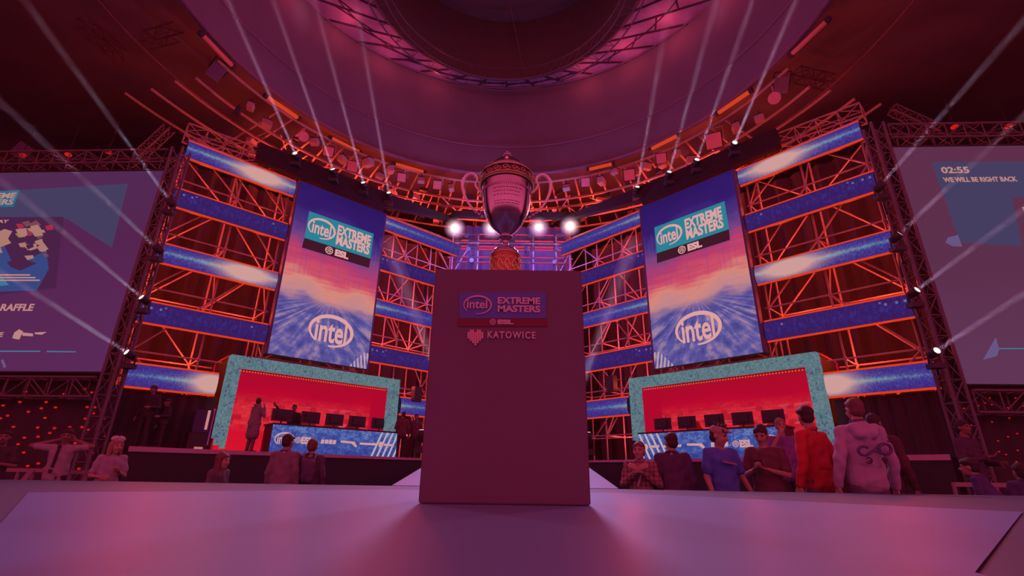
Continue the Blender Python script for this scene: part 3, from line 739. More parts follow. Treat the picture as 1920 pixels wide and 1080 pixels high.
    xd = WU[s] if s == 'L' else -WU[s]; org = W(s, left, -.345, zb + .40); L = db - da
    mb = MB()
    def dm(f, dz=0): return facing(org + xd * (L * f) + Vector((0, 0, dz)), xd)
    fx = (.09, .24, .41, .57, .73, .88) if s == 'L' else (.10, .27, .44, .60, .76, .92)
    intel_logo(mb, dm(fx[0] if s == 'L' else 1 - .09), .27, .18, .045, .40); M_MARK = glow('desk_marks', (205, 150, 152)); part('round_logo', mb, M_MARK, t)
    mk = fx[1:] if s == 'L' else fx[:-1]
    for i, f in enumerate(mk):
        k = i if s == 'L' else 4 - i; mb = MB()
        if k == 0: put(mb, scaled(T_ESL, .36, .5), dm(f + .01)); put(mb, esl_disc(.09), dm(f - .055))
        elif k == 1: [mb.hexa([dm(f + dx) @ Vector(p) for p in ((-.055, 0, -.06), (.045, 0, -.06), (.055, 0, .06), (-.045, 0, .06))], WN[s] * .01) for dx in (-.045, -.015, .015, .045)]
        elif k == 2: mb.hexa([dm(f) @ Vector(p) for p in ((-.28, 0, .0), (.12, 0, -.02), (.2, 0, .05), (-.28, 0, .06))], WN[s] * .01); mb.hexa([dm(f) @ Vector(p) for p in ((.1, 0, -.02), (.24, 0, -.12), (.3, 0, -.1), (.2, 0, .04))], WN[s] * .01)
        elif k == 3: mb.hexa([dm(f) @ Vector(p) for p in ((-.3, 0, -.035), (.28, 0, -.035), (.3, 0, .04), (-.3, 0, .03))], WN[s] * .01)
        else: mb.ball(dm(f - .04) @ Vector((0, 0, 0)), (.09, .01, .1), 12, 6, facing((0, 0, 0), xd).to_3x3()); mb.hexa([dm(f) @ Vector(p) for p in ((-.05, 0, -.03), (.3, 0, -.03), (.3, 0, .04), (-.05, 0, .04))], WN[s] * .01)
        part('sponsor_logo', mb, M_MARK, t)
    # monitors (backs towards the hall) and chairs
    for k in range(5):
        f = (.09, .30, .49, .68, .88)[k] if s == 'L' else (.14, .33, .53, .72, .91)[k]
        c = org + xd * (L * f); c = c + WN[s] * .55; c.z = zb + 1.10
        where = ('nearest the outer post', 'second from the outer post', 'in the middle of the desk', 'second from the inner post', 'nearest the inner post')
        wk = where[k] if s == 'L' else where[4 - k]
        t = thing('monitor', 'black monitor seen from behind on the %s desk, %s' % (SIDE[s], wk), 'monitor', Vector((c.x, c.y, zb + .85)), wing_rot(s), 'monitors on the %s players desk' % SIDE[s])
        part('screen', MB().box((0, 0, .28), (.60, .04, .36)), M_MON, t, True)
        part('back_shell', MB().box((0, -.035, .28), (.34, .04, .22)), M_DARK, t, True)
        mb = MB().tube((0, 0, .02), (0, 0, .2), .025, 8); mb.lathe([(.12, 0), (.12, .015), (.03, .03)], n=16)
        part('stand', mb, M_DARK, t, True)
        if k < 4 and not (s == 'L' and k == 0):
            c = org + xd * (L * (f + .105)) + WN[s] * 1.45
            t = thing('player_chair', 'red high backed player chair behind the %s desk, %s' % (SIDE[s], ('first from its outer end', 'second from its outer end', 'third from its outer end', 'fourth from its outer end')[k if s == 'L' else 3 - k]), 'chair', Vector((c.x, c.y, zb)), wing_rot(s), 'red chairs behind the %s desk' % SIDE[s])
            part('backrest', MB().hexa([Vector(p) for p in ((-.2, .2, .45), (.2, .2, .45), (.26, .3, 1.05), (-.26, .3, 1.05))], Vector((0, .09, 0))).hexa([Vector(p) for p in ((-.22, .3, 1.05), (.22, .3, 1.05), (.14, .34, 1.28), (-.14, .34, 1.28))], Vector((0, .08, 0))), M_CHAIR, t, True)
            part('seat', MB().box((0, 0, .44), (.5, .5, .1)), M_CHAIR, t, True)
            part('gas_lift', MB().tube((0, 0, .06), (0, 0, .4), .03, 8), M_DARK, t, True)
            mb = MB(); [mb.tube((0, 0, .08), (.3 * math.cos(a * 1.257), .3 * math.sin(a * 1.257), .04), .025, 6) for a in range(5)]
            part('star_base', mb, M_DARK, t, True)
# ------------------------------------------------------------------ platforms, ramp and deck
M_DECK = mat('deck_lino', albedo=(.165, .255, .44), rough=.42, var=.06, vscale=.8, spec=.4)
M_DECKD = mat('deck_border', albedo=(.10, .10, .15), rough=.5, var=.15, spec=.35)
EDGE_OFF = -.62
for s in 'LR':
    u0 = 1.75 if s == 'L' else 1.6; u1 = 11.9 if s == 'L' else 12.4
    mb = MB().hexa([W(s, u0, EDGE_OFF, FLOOR), W(s, u1, EDGE_OFF, FLOOR), W(s, u1, EDGE_OFF, PLAT - .01), W(s, u0, EDGE_OFF, PLAT - .01)], WN[s] * 4.2)
    o = solo('stage_platform', mb, M_SHELF, 'black raised platform under the %s player booth' % SIDE[s], 'stage platform', origin=W(s, 6, 0, FLOOR))
    mb = MB().hexa([W(s, u0, EDGE_OFF - .03, PLAT - .09), W(s, u1, EDGE_OFF - .03, PLAT - .05), W(s, u1, EDGE_OFF - .03, PLAT + .01), W(s, u0, EDGE_OFF - .03, PLAT + .03)], WN[s] * .06)
    part('edge_rail', mb, M_LEDGE, o)
FY = 5.25
def DP(x, y, z=0): return Vector((x, y, z))
mb = MB().hexa([DP(-9, 5.8, -.2), DP(-3.0, -1.5, -.2), DP(3.0, -1.5, -.2), DP(9, 4.4, -.2)], Vector((0, 0, .19))) if False else MB()
far = [at_z(-260, 896, 0), at_z(0, 899, 0), at_z(735, 911, 0), at_z(1160, 917, 0), at_z(1500, 923, 0), at_z(2200, 934, 0)]
poly = far + [DP(8, -1.5), DP(-8, -1.5)]
n = len(poly); mb.add([p.copy() for p in poly] + [p + Vector((0, 0, FLOOR)) for p in poly], [tuple(range(n - 1, -1, -1)), tuple(range(n, 2 * n))] + [(i, (i + 1) % n, n + (i + 1) % n, n + i) for i in range(n)])
o = solo('stage_deck', mb, M_DECKD, kind='structure')
a, b, c_, d_, e_ = at_z(0, 985, 0), at_z(52, 925, 0), at_z(735, 919, 0), at_z(1160, 925, 0), at_z(1918, 962, 0)
f_ = at_z(1830, 1080, 0); g_ = DP(f_.x - .5, -1.2); h_ = DP(-.3, -1.2)
sheet = [b, c_, d_, e_, f_, g_, h_, a]
nn = len(sheet)
mb = MB().add([p + Vector((0, 0, .004)) for p in sheet], [tuple(range(nn - 1, -1, -1))])
solo('stage_sheet', mb, M_DECK, 'pale lilac lino sheet laid over the stage deck under the plinth', 'floor covering', origin=(0, 2, 0))
l0, r0 = at_z(735, 911, 0), at_z(1160, 917, 0); w = r0 - l0
up = Vector((.02, 5.3, PLAT - .005))
mb = MB().hexa([l0 + Vector((0, 0, -.08)), r0 + Vector((0, 0, -.08)), r0 + up + Vector((0, 0, -.08)), l0 + up + Vector((0, 0, -.08))], Vector((0, 0, .085)))
l1, r1 = l0 + up, r0 + up
mb.hexa([l1 + Vector((0, 0, -.08)), r1 + Vector((0, 0, -.08)), r1 + Vector((.05, 8.6, -.08)), l1 + Vector((-.05, 8.6, -.08))], Vector((0, 0, .085)))
o = solo('entry_ramp', mb, M_DECK, 'lilac ramp rising behind the plinth to the back stage', 'ramp', origin=(l0 + r0) / 2)
for p, q in ((l0, l1), (r0, r1)):
    part('side_skirt', MB().hexa([p + Vector((0, 0, -.7)), q + Vector((0, 0, -1.3)), q + Vector((0, 0, -.09)), p + Vector((0, 0, -.09))], Vector((.03 if p is l0 else -.03, 0, 0))), M_SHELF, o)
# ------------------------------------------------------------------ middle of the back wall
YB = 20.2
mb = MB(); n = 40
for i in range(n):
    xa, xb = -2.75 + 5.4 * i / n, -2.75 + 5.4 * (i + 1) / n; ya, yb = YB + .08 * math.sin(i * 2.1), YB + .08 * math.sin((i + 1) * 2.1)
    mb.hexa([Vector((xa, ya, PLAT)), Vector((xb, yb, PLAT)), Vector((xb, yb, 10.8)), Vector((xa, ya, 10.8))], Vector((0, .05, 0)))
solo('center_drape', mb, mat('center_drape_cloth', albedo=(.16, .13, .28), rough=.9), 'violet lit drape in the corner behind the trophy', 'drape', origin=(0, YB, PLAT))  # violet haze of the corner is put into the cloth colour
zv0, zv1 = at_y(950, 407, 19.0).z, at_y(950, 396, 19.0).z
solo('center_valance', MB().hexa([Vector((-2.7, 19.0, zv0)), Vector((2.5, 19.0, zv0)), Vector((2.5, 19.0, zv1)), Vector((-2.7, 19.0, zv1))], Vector((0, .2, 0))), MATS['valance_black'], 'short black valance in the corner above the trophy lamps', 'valance', origin=(0, 19, zv0))
M_PINK = glow('pink_led', (214, 52, 92))  # pink light on the truss tubes is put in as glow
rows = [(452, .95), (463, 1), (468, .9), (482, .55), (440, .4), (492, .4)]
for i, (py, k) in enumerate(rows):
    z = at_y(950, py, 19.2).z
    t = thing('led_batten', 'thin pink LED bar behind the trophy stem, ' + ('third from the top', 'fourth from the top', 'lowest of the bright rows', 'second lowest', 'topmost', 'lowest of all')[i], 'LED bar', (0, 19.2, z), 0, 'pink LED bars in the corner')
    part('rail', MB().tube((-2.5, 19.25, z), (2.3, 19.25, z), .03, 6), M_DARK, t)
    for a, b in ((-2.2, -1.9), (-1.45, -.55), (-.4, -.3), (.1, .75), (.95, 1.75), (1.9, 2.2)):
        part('led_segment', MB().tube((a, 19.2, z), (b, 19.2, z), .034 if k > .6 else .022, 6), M_PINK, t)
t = thing('lamp_tower', 'violet lit tube rack carrying the lamps behind the trophy', 'lamp rack', (0, 19.5, PLAT))
for x in (-2.6, -1.5, -.25, .9, 1.9, 2.5): part('upright', MB().tube((x, 19.5, PLAT), (x, 19.5, 10.0), .03, 8), M_TUBE, t)
for z in (3.5, 5.0, 6.6, 8.0, 8.9, 9.6): part('cross_tube', MB().tube((-2.8, 19.5, z), (2.6, 19.5, z), .026, 8), M_TUBE, t)
for x in (-2.6, 1.9):
    for z in (5.0, 6.6, 8.0): part('brace', MB().tube((x, 19.45, z), (x + .6, 19.45, z + 1.2), .024, 6), M_TUBE, t)
# moving head lamps: base, yoke, head, lens
def moving_head(px_pos, d, label, s=1.0, group=None, lens=M_LENS, hold=None):
    c = Vector(px_pos); d = Vector(d).normalized(); q = d.to_track_quat('Z', 'Y').to_matrix()
    t = thing('moving_head', label, 'stage light', c, 0, group)
    mb = MB().lathe([(.05, -.34), (.11, -.30), (.13, -.1), (.12, -.012), (.1, 0)], n=16); mb.v = [q @ (v * s) + c for v in mb.v]
    part('head', mb, M_DARK, t)
    mb = MB().lathe([(.004, .012), (.06, .01), (.095, .0), (.095, -.01)], n=16, caps=False); mb.v = [q @ (v * s) + c for v in mb.v]
    part('lens', mb, lens, t)
    b = c - d * .18 * s
    x = Vector((1, 0, 0))
    mb = MB().path([b + x * .15 * s, b + x * .17 * s + Vector((0, 0, -.28 * s)), b - x * .17 * s + Vector((0, 0, -.28 * s)), b - x * .15 * s], .03 * s, 6)
    part('yoke', mb, M_DARK, t)
    part('base', MB().box(b + Vector((0, 0, -.36 * s)), (.36 * s, .26 * s, .14 * s)), M_DARK, t)
    if hold is not None: part('bracket', MB().tube(b + Vector((0, 0, -.4 * s)), hold, .025, 6), M_DARK, t)
    return c, d
M_HAZE = haze_mat('beam_haze', .34, .0)
def beam(c, d, length, r0, r1, power, label, color=(.80, .55, 1.0)):
    d = d.normalized(); x, y, _ = frame_of(d)
    p = c + d * .05; length = min(length, (17.8 - p.z) / max(d.z, .05))
    mb = MB(); n = 20; vs = []
    for cc, rr in ((p, r0), (p + d * length, r1)): vs += [cc + x * (math.cos(2 * PI * i / n) * rr) + y * (math.sin(2 * PI * i / n) * rr) for i in range(n)]
    mb.add(vs, [(i, (i + 1) % n, n + (i + 1) % n, n + i) for i in range(n)] + [tuple(range(n - 1, -1, -1)), tuple(range(n, 2 * n))])
    o = solo('light_beam', mb, M_HAZE, label, 'light beam', 'beams of the moving heads', 'stuff', origin=p)
    light('beam_lamp', 'AREA', p + d * .012, power, color, r0 * 1.5, p + d * length, max(1.0, 2 * math.degrees(math.atan((r1 - r0) / length))))
    return o
# eight beams standing on the wing tops (lamp pixel, beam end pixel)
BE = [('L', (553, 287), (436, 20), 'leftmost'), ('L', (624, 317), (512, 0), 'second from the left'), ('L', (681, 342), (606, 60), 'third from the left'), ('L', (729, 361), (683, 95), 'nearest the trophy on the left'),
      ('R', (1195, 350), (1246, 60), 'nearest the trophy on the right'), ('R', (1255, 322), (1338, 20), 'third from the right'), ('R', (1307, 299), (1408, 10), 'second from the right'), ('R', (1378, 267), (1490, 5), 'rightmost')]
for s, a, b, w in BE:
    u, z = on_wing(s, *a, -.25); c = W(s, u, -.25, z)
    c2 = at_y(*b, c.y - 4.5); d = c2 - c
    moving_head(c, d, 'moving head lamp throwing an upward beam, ' + w, .9, 'moving heads on the wing tops')
    beam(c, d, 12.5, .06, .24, .75, 'pale upward light beam in haze, %s of the eight above the wings' % w)
# side lamps on the outer edge of the wings, beams rising outwards
SB = [('L', (316, 373), (60, 20), 'first from the top'), ('L', (290, 461), (0, 190), 'second from the top'), ('L', (265, 557), (100, 420), 'third from the top'), ('L', (237, 660), (50, 540), 'lowest'),
      ('R', (1655, 343), (1910, 50), 'first from the top'), ('R', (1687, 438), (1920, 215), 'second from the top'), ('R', (1720, 543), (1917, 395), 'third from the top'), ('R', (1757, 657), (1920, 550), 'lowest')]
for s, a, b, w in SB:
    u, z = on_wing(s, *a, -1.45); c = W(s, u, -1.45, z)
    c2 = at_y(*b, c.y - 2.0); d = c2 - c
    moving_head(c, d, 'moving head lamp on the outer edge of the %s wing, %s' % (SIDE[s], w), .75, 'moving heads on the wing edges', hold=W(s, u + .25, .1, z - .3))
    beam(c, d, 8.5, .05, .16, .5, 'faint slanting light beam in front of the %s screen, %s' % (SIDE[s], w), (.75, .5, .9))
for a, b, y, w in (((803, 655), (745, 500), 11.5, 'left'), ((1097, 705), (1165, 515), 11.5, 'right')):
    c = at_y(*a, y); c2 = at_y(*b, y + .5); d = c2 - c
    mc, _ = moving_head((c.x, c.y, PLAT + .42), (0, -.1, 1), 'moving head lamp on the ramp just %s behind the plinth' % w, .8, 'moving heads by the ramp')
    beam(Vector((c.x, c.y, PLAT + .45)) if False else c - d.normalized() * ((c.z - PLAT - .45) / d.normalized().z), d, 5.6, .09, .26, 1.0, 'broad pale light beam rising just %s of the plinth' % w, (.8, .65, .9))
# bright lamps facing the hall behind the trophy
GR = .62
M_GLOWH = haze_mat('lamp_glow_haze', .9, .0); nt = M_GLOWH.node_tree
tc = nt.nodes.new('ShaderNodeTexCoord'); ln_ = nt.nodes.new('ShaderNodeVectorMath'); ln_.operation = 'LENGTH'; nt.links.new(tc.outputs['Object'], ln_.inputs[0])
fo = (X(nt, ln_.outputs['Value']) * (-1 / .52) + 1.0).max(0.0); fo = fo * fo * 8.0; nt.links.new(fo.s, [n for n in nt.nodes if n.type == 'VOLUME_SCATTER'][0].inputs['Density'])
LA = [(853, 428, .17, 'leftmost, left of the trophy'), (922, 428, .12, 'just left of the cup bottom'), (1010, 426, .12, 'just right of the cup bottom'), (1069, 424, .17, 'rightmost, right of the trophy')]
for px, py, r, w in LA:
    c = at_y(px, py, 18.9); d = Vector((0, 0, CAMH)) - c; d.normalize(); q = d.to_track_quat('Z', 'Y').to_matrix()
    t = thing('blinder_lamp', 'bright round lamp shining towards the hall, ' + w, 'stage light', c, 0, 'bright lamps behind the trophy')
    mb = MB().lathe([(.06, -.3), (.16, -.25), (r + .04, 0), (r + .04, .03), (r, .03)], n=20); mb.v = [q @ v + c for v in mb.v]
    part('housing', mb, M_DARK, t)
    mb = MB().lathe([(.004, .03), (r, .01)], n=20, caps=False); mb.v = [q @ v + c for v in mb.v]
    part('lens', mb, glow('blinder_glow', (214, 184, 156), 1.0), t)
    part('bracket', MB().tube(c - d * .2, c - d * .2 + Vector((0, .45, 0)), .03, 6), M_DARK, t)
    hc = c + d * .28
    solo('lamp_haze', MB().ball(hc, GR * (r / .17) ** .5, 20, 14), M_GLOWH, 'soft glow of haze around the bright lamp, ' + w, 'haze', 'haze around the lamps', 'stuff', origin=hc)
    light('blinder_light', 'POINT', c + d * .24, 30 * (r / .17), (1.0, .72, .55), .08)
SM = [(874, 441), (878, 466), (884, 488), (993, 441), (986, 466), (987, 491), (1050, 441), (1045, 465), (1040, 491), (933, 441)]
for i, (px, py) in enumerate(SM):
    c = at_y(px, py, 18.95); d = Vector((0, 0, CAMH)) - c; d.normalize(); q = d.to_track_quat('Z', 'Y').to_matrix()
    cw = ('left of the stem', 'right of the stem', 'far right')[(0 if i < 3 or i == 9 else 1 if i < 6 else 2)]; rw = ('top', 'middle', 'bottom')[i % 3] if i < 9 else 'innermost'
    t = thing('pin_lamp', 'small round pin lamp behind the trophy, %s one %s' % (rw, cw), 'stage light', c, 0, 'small pin lamps behind the trophy')
    mb = MB().lathe([(.03, -.2), (.09, -.15), (.10, .02), (.085, .02)], n=14); mb.v = [q @ v + c for v in mb.v]; part('housing', mb, M_DARK, t)
    mb = MB().lathe([(.003, .02), (.085, .015)], n=14, caps=False); mb.v = [q @ v + c for v in mb.v]; part('lens', mb, glow('pin_glow', (214, 170, 170)), t)
    part('bracket', MB().tube(c - d * .15, c - d * .15 + Vector((0, .45, 0)), .02, 6), M_DARK, t)

# ------------------------------------------------------------------ the two big side screens
def soft_screen_mat(name, left):
    def fn(nt):
        u, v = uv_xy(nt); n = noise(nt, vec(nt, u * 2.0, v * 2.0), 1.0, 1)
        if left: c = ramp(nt, (v * .8 + (n - .5) * .5 + (u - .5) * -.25 + .1).sat(), [(0, srgb(92, 42, 88)), (.5, srgb(86, 36, 80)), (1, srgb(80, 44, 84))])
        else: c = ramp(nt, (v * .8 + (n - .5) * .5 + .1).sat(), [(0, srgb(98, 54, 88)), (.5, srgb(92, 48, 76)), (1, srgb(96, 46, 74))])
        return c
    return emit_mat(name, fn, 1.0, True)
def screen(name, label, tl, tr, br, bl, m):
    """corners in pixels on a plane turned a little; returns drawing helper"""
    return None
M_SHADE = glow('screen_shade', (76, 48, 84)); M_SHADE2 = glow('screen_shade_blue', (70, 62, 96)); M_TXT = glow('screen_text', (186, 132, 128)); M_CY = glow('screen_cyan', (58, 120, 150)); M_CYB = glow('screen_blue', (56, 70, 128)); M_LOG = glow('screen_logo', (38, 104, 134))
M_DIM = glow('screen_dim', (74, 34, 72)); M_REDP = glow('screen_red', (170, 40, 70)); M_CREAM = glow('screen_cream', (170, 120, 110)); M_WASH = glow('screen_wash', (104, 84, 128)); M_REDB = glow('screen_brown', (120, 70, 80)); M_GOLDP = glow('screen_gold', (150, 120, 60))
YAW = math.radians(-2.6)
def big_screen(s):
    Y0 = 12.0 if s == 'L' else 10.75
    cx = at_y(302, 500, Y0).x if s == 'L' else at_y(1685, 500, Y0).x
    org = Vector((cx, Y0, 0)); xd = Vector((math.cos(YAW), math.sin(YAW), 0)); nd = Vector((math.sin(YAW), -math.cos(YAW), 0))   # nd faces the hall
    def hit(px, py, o=0):
        r = ray(px, py); t = ((org + nd * o - Vector((0, 0, CAMH))).dot(nd)) / r.dot(nd); P = r * t + Vector((0, 0, CAMH)); return (P - org).dot(xd), P.z
    def pt(a, z, o=0): return org + xd * a + nd * o + Vector((0, 0, z))
    if s == 'L':
        (e1, zt), (e2, zb) = hit(304, 319), hit(198, 699); inner = (e1 + e2) / 2; outer = inner - 8.2
    else:
        (e1, zt), (e2, zb) = hit(1680, 275), hit(1799, 722); inner = (e1 + e2) / 2; outer = inner + 7.6
    lo, hi = min(inner, outer), max(inner, outer)
    t = thing('projection_screen', 'big projection screen %s' % ('with raffle announcement, left of the stage' if s == 'L' else 'showing a break countdown, right of the stage'), 'screen', pt((lo + hi) / 2, zb), 0)
    part('surface', MB().panel([pt(lo, zb), pt(hi, zb), pt(hi, zt), pt(lo, zt)], -nd * .05), [soft_screen_mat('big_screen_' + s, s == 'L'), M_DARK], t)
    part('bezel', MB().path([pt(lo, zb, .01), pt(hi, zb, .01), pt(hi, zt, .01), pt(lo, zt, .01)], .035, 4, True), M_DARK, t)
    def poly(name, pxs, m, o=.02, th=.008):
        q = [pt(*hit(*p), o) for p in pxs]; nn = len(q); mb = MB()
        mb.add(q + [p - nd * th for p in q], [tuple(range(nn)), tuple(range(2 * nn - 1, nn - 1, -1))] + [(i, nn + i, nn + (i + 1) % nn, (i + 1) % nn) for i in range(nn)])
        return part(name, mb, m, t)
    def words(name, txt, px0, px1, py, hpx, m=M_TXT, o=.03):
        a0, z0 = hit(px0, py); a1, z1 = hit(px1, py); _, zz = hit(px0, py - hpx); hh = zz - z0
        sh = text_mb(txt, 1.0, .03, abs(a1 - a0)); zs = [v.z for v in sh[0]]; k = hh / (max(zs) - min(zs))
        mb = MB(); put(mb, scaled(sh, 1.0, k), facing(pt((a0 + a1) / 2, (z0 + z1) / 2 + hh * .0, o), xd)); part(name, mb, m, t)
    return t, poly, words, pt, lo, hi, zb, zt, nd, xd, hit
t, poly, words, pt, lo, hi, zb, zt, nd, xd, hit = big_screen('L')
poly('graphic_shade', [(-60, 362), (240, 345), (210, 465), (125, 410), (-60, 408)], M_SHADE2, .012)
poly('graphic_block', [(-60, 408), (120, 407), (105, 540), (-60, 560)], M_DIM, .014)
poly('logo_plate', [(-70, 362), (38, 357), (26, 388), (-70, 391)], M_LOG, .02)
words('logo_lettering', 'EXTREME', -52, 31, 368, 10); words('logo_lettering', 'MASTERS', -56, 27, 380, 10)
words('heading_lettering', 'SPLAY', -22, 18, 416, 6); poly('picture_light', [(-30, 520), (6, 455), (28, 500), (88, 470), (92, 505), (70, 545), (-30, 548)], M_CYB, .018)
poly('picture_light', [(-40, 500), (0, 512), (18, 535), (-40, 540)], M_CY, .02)
R = random.Random(12)
for i in range(26):
    cx, cy = R.uniform(38, 98), R.uniform(420, 486); k = R.uniform(5, 12); top_ = cy < 448
    m_ = R.choice((M_REDP, M_REDP, M_CREAM, M_REDB)) if top_ else R.choice((M_CREAM, M_CREAM, M_REDB, M_DIM, M_CREAM)); m_ = M_GOLDP if i == 17 else m_
    cx -= (cy - 420) * .12
    poly('picture_figure', [(cx - k, cy - k * R.uniform(.1, .6)), (cx + k * R.uniform(.1, .9), cy - k * R.uniform(.5, .9)), (cx + k, cy + k * R.uniform(0, .5)), (cx - k * R.uniform(0, .7), cy + k * R.uniform(.4, .8))], m_, .022 + .0006 * i, .0004)
poly('picture_figure', [(-40, 448), (-8, 438), (10, 430), (24, 434), (16, 448), (22, 456), (2, 464), (6, 474), (-12, 478), (-40, 480)], M_CREAM, .022); poly('picture_figure', [(-40, 458), (-4, 450), (-10, 456), (-40, 464)], M_DIM, .026)
poly('picture_figure', [(14, 492), (40, 484), (70, 494), (40, 508), (22, 502)], M_DIM, .022)
for py, e in ((515, 58), (520, 68), (525, 76)): poly('caption_line', [(-30, py), (e, py), (e, py + 2.4), (-30, py + 2.4)], M_TXT, .03)
words('raffle_lettering', 'RAFFLE', 4, 65, 577, 13)
words('sponsor_lettering', 'STORE', -44, 8, 628, 9)
poly('sponsor_mark', [(25, 634), (29, 624), (38, 618), (45, 622), (41, 630), (38, 637), (30, 636)], M_TXT, .03)
poly('sponsor_mark', [(44, 624), (64, 626), (63, 631), (44, 630)], M_TXT, .03); poly('sponsor_mark', [(67, 624), (89, 623), (80, 628), (68, 627)], M_TXT, .03)
poly('base_line', [(-60, 657.5), (77, 658), (76, 660), (-60, 660)], M_CY, .02); poly('base_line', [(89, 658.2), (143, 659), (143, 660.8), (89, 660.4)], M_CY, .02)
poly('streak', [(3, 676), (7, 674), (13, 688), (8, 690)], M_WASH, .02)
RX = {'L': (lo, hi, zb, zt, pt, nd, xd)}
t, poly, words, pt, lo, hi, zb, zt, nd, xd, hit = big_screen('R')
poly('graphic_shade', [(1746, 304), (2000, 303), (2000, 372), (1896, 370), (1916, 462), (1800, 455)], M_SHADE2, .012)
words('timer_lettering', '02:55', 1763, 1815, 320, 12); words('message_lettering', 'WE WILL BE RIGHT BACK', 1767, 1905, 337.5, 9)
words('message_lettering', 'SHOW', 1915, 1955, 393, 8)
poly('light_patch', [(1776, 446), (1795, 441), (1803, 463), (1785, 462), (1772, 455)], M_WASH, .02); poly('light_patch', [(1842, 675), (1866, 633), (1872, 655), (1868, 668)], M_WASH, .02)
poly('base_line', [(1872, 653), (2000, 653), (2000, 655), (1872, 655)], M_CY, .02)
RX['R'] = (lo, hi, zb, zt, pt, nd, xd)
for s in 'LR':
    lo, hi, zb, zt, pt, nd, xd = RX[s]; up = Vector((0, 0, 1)); o = -.1; w = SIDE[s]
    inner, sg = (hi, 1) if s == 'L' else (lo, -1)
    truss('screen_truss', 'vertical lattice truss between the %s screen and the stage wing' % w, pt(inner + sg * .22, FLOOR, o), pt(inner + sg * .22, zt + .75, o), .32, .32, xd, nd, M_TRUSS, .5, .035, .016, 'trusses around the big screens')
    truss('screen_truss', 'horizontal lattice truss over the %s screen' % w, pt(lo, zt + .42, o), pt(hi, zt + .42, o), .42, .42, up, nd, M_TRUSS, .48, .03, .014, 'trusses around the big screens')
    truss('screen_truss', 'horizontal lattice truss under the %s screen' % w, pt(lo, zb - .36, o), pt(hi, zb - .36, o), .46, .46, up, nd, M_TRUSS, .55, .032, .016, 'trusses around the big screens')
    # star cloth under the screen
    mb = MB(); n = 40
    for i in range(n):
        a, b = lo + (hi - lo) * i / n, lo + (hi - lo) * (i + 1) / n; oa, ob = -.55 + .05 * math.sin(i * 2.3), -.55 + .05 * math.sin((i + 1) * 2.3)
        mb.hexa([pt(a, FLOOR, oa), pt(b, FLOOR, ob), pt(b, zb - .2, ob), pt(a, zb - .2, oa)], -nd * .02)
    sc = thing('star_cloth', 'black curtain dotted with red lights under the %s screen' % w, 'curtain', pt((lo + hi) / 2, FLOOR, -.55))
    part('cloth', mb, M_BLACK, sc)
    R = random.Random(21 if s == 'L' else 4); proto = None; got = []
    x0, x1, y0, y1, N = (0, 206, 728, 880, 52) if s == 'L' else (1800, 1918, 734, 872, 30)
    while len(got) < N:
        p = (R.uniform(x0, x1), R.uniform(y0, y1))
        if all((p[0] - g[0]) ** 2 + (p[1] - g[1]) ** 2 > 130 for g in got): got.append(p)
    for p in got:
        r = ray(*p); base = pt(0, 0, -.47); k = ((base - Vector((0, 0, CAMH))).dot(nd)) / r.dot(nd); P = r * k + Vector((0, 0, CAMH))
        if proto is None: q = proto = part('led', MB().ball((0, 0, 0), (.040, .03, .026) if s == 'L' else (.022, .016, .014), 8, 6), glow('red_led', (200, 26, 22)), sc, local=True)
        else: q = proto.copy(); COL.objects.link(q)
        q.location = mw(sc).inverted() @ P
# lean crane arms over the screens
for s, a, b in (('L', (262, 292), (318, 240)), ('R', (1672, 205), (1760, 245))):
    p, q = at_y(*a, 13.2 if s == 'L' else 12.2), at_y(*b, 13.2 if s == 'L' else 12.2)
    truss('truss_arm', 'faint slanting truss arm above the %s screen corner' % SIDE[s], p, q, .25, .25, (0, 1, 0), (q - p).cross(Vector((0, 1, 0))), M_TRUSS, .35, .02, .012)

# ------------------------------------------------------------------ plinth
PY0 = 1.99
bl, br = at_y(784, 946.5, PY0), at_y(1108, 952, PY0)
px0, px1 = bl.x, br.x; PT = at_y(945, 505.5, PY0).z
PX = (px0 + px1) / 2; PW = px1 - px0; PD = .62
t = thing('plinth', 'tall dark maroon display plinth with tournament logos, carrying the trophy', 'plinth', (PX, PY0 + PD / 2, 0))
M_PL = mat('plinth_vinyl', albedo=(.155, .11, .165), rough=.55, var=.05, spec=.25)
bm = bmesh.new(); bmesh.ops.create_cube(bm, size=1); bmesh.ops.scale(bm, vec=(PW, PD, PT - .006), verts=bm.verts); bmesh.ops.translate(bm, vec=(PX, PY0 + PD / 2, PT / 2 + .003), verts=bm.verts)
bmesh.ops.bevel(bm, geom=bm.edges[:], offset=.004, segments=2, affect='EDGES')
mb = MB(); mb.add([v.co.copy() for v in bm.verts], [tuple(v.index for v in f.verts) for f in bm.faces]) if not bm.verts.index_update() else None
bm.free(); part('body', mb, M_PL, t)
def pl(px, py, o=.004): p = at_y(px, py, PY0 - o); return p
mb = MB().hexa([pl(861, 597), pl(1024, 597), pl(1024, 548), pl(861, 548)], Vector((0, .003, 0))); part('logo_plate', mb, mat('plinth_blue', albedo=(.10, .16, .48), rough=.5, var=.05), t)
mb = MB().hexa([pl(858, 612), pl(1026, 612), pl(1025, 597.5), pl(859, 597.5)], Vector((0, .003, 0))); part('logo_bar', mb, mat('plinth_red', albedo=(.17, .03, .05), rough=.5), t)
def plw(mb, sh, x0, x1, y0, y1):
    a, b = pl(x0, y1, .008), pl(x1, y0, .008); xs = [v.x for v in sh[0]]; zs = [v.z for v in sh[0]]
    kx, kz = (b.x - a.x) / (max(xs) - min(xs)), (b.z - a.z) / (max(zs) - min(zs))
    put(mb, ([Vector(((v.x - (max(xs) + min(xs)) / 2) * kx, v.y * .5, (v.z - (max(zs) + min(zs)) / 2) * kz)) for v in sh[0]], sh[1]), Matrix.Translation((a + b) / 2))
mb = MB(); sw = swoosh(.27, .17, .028)
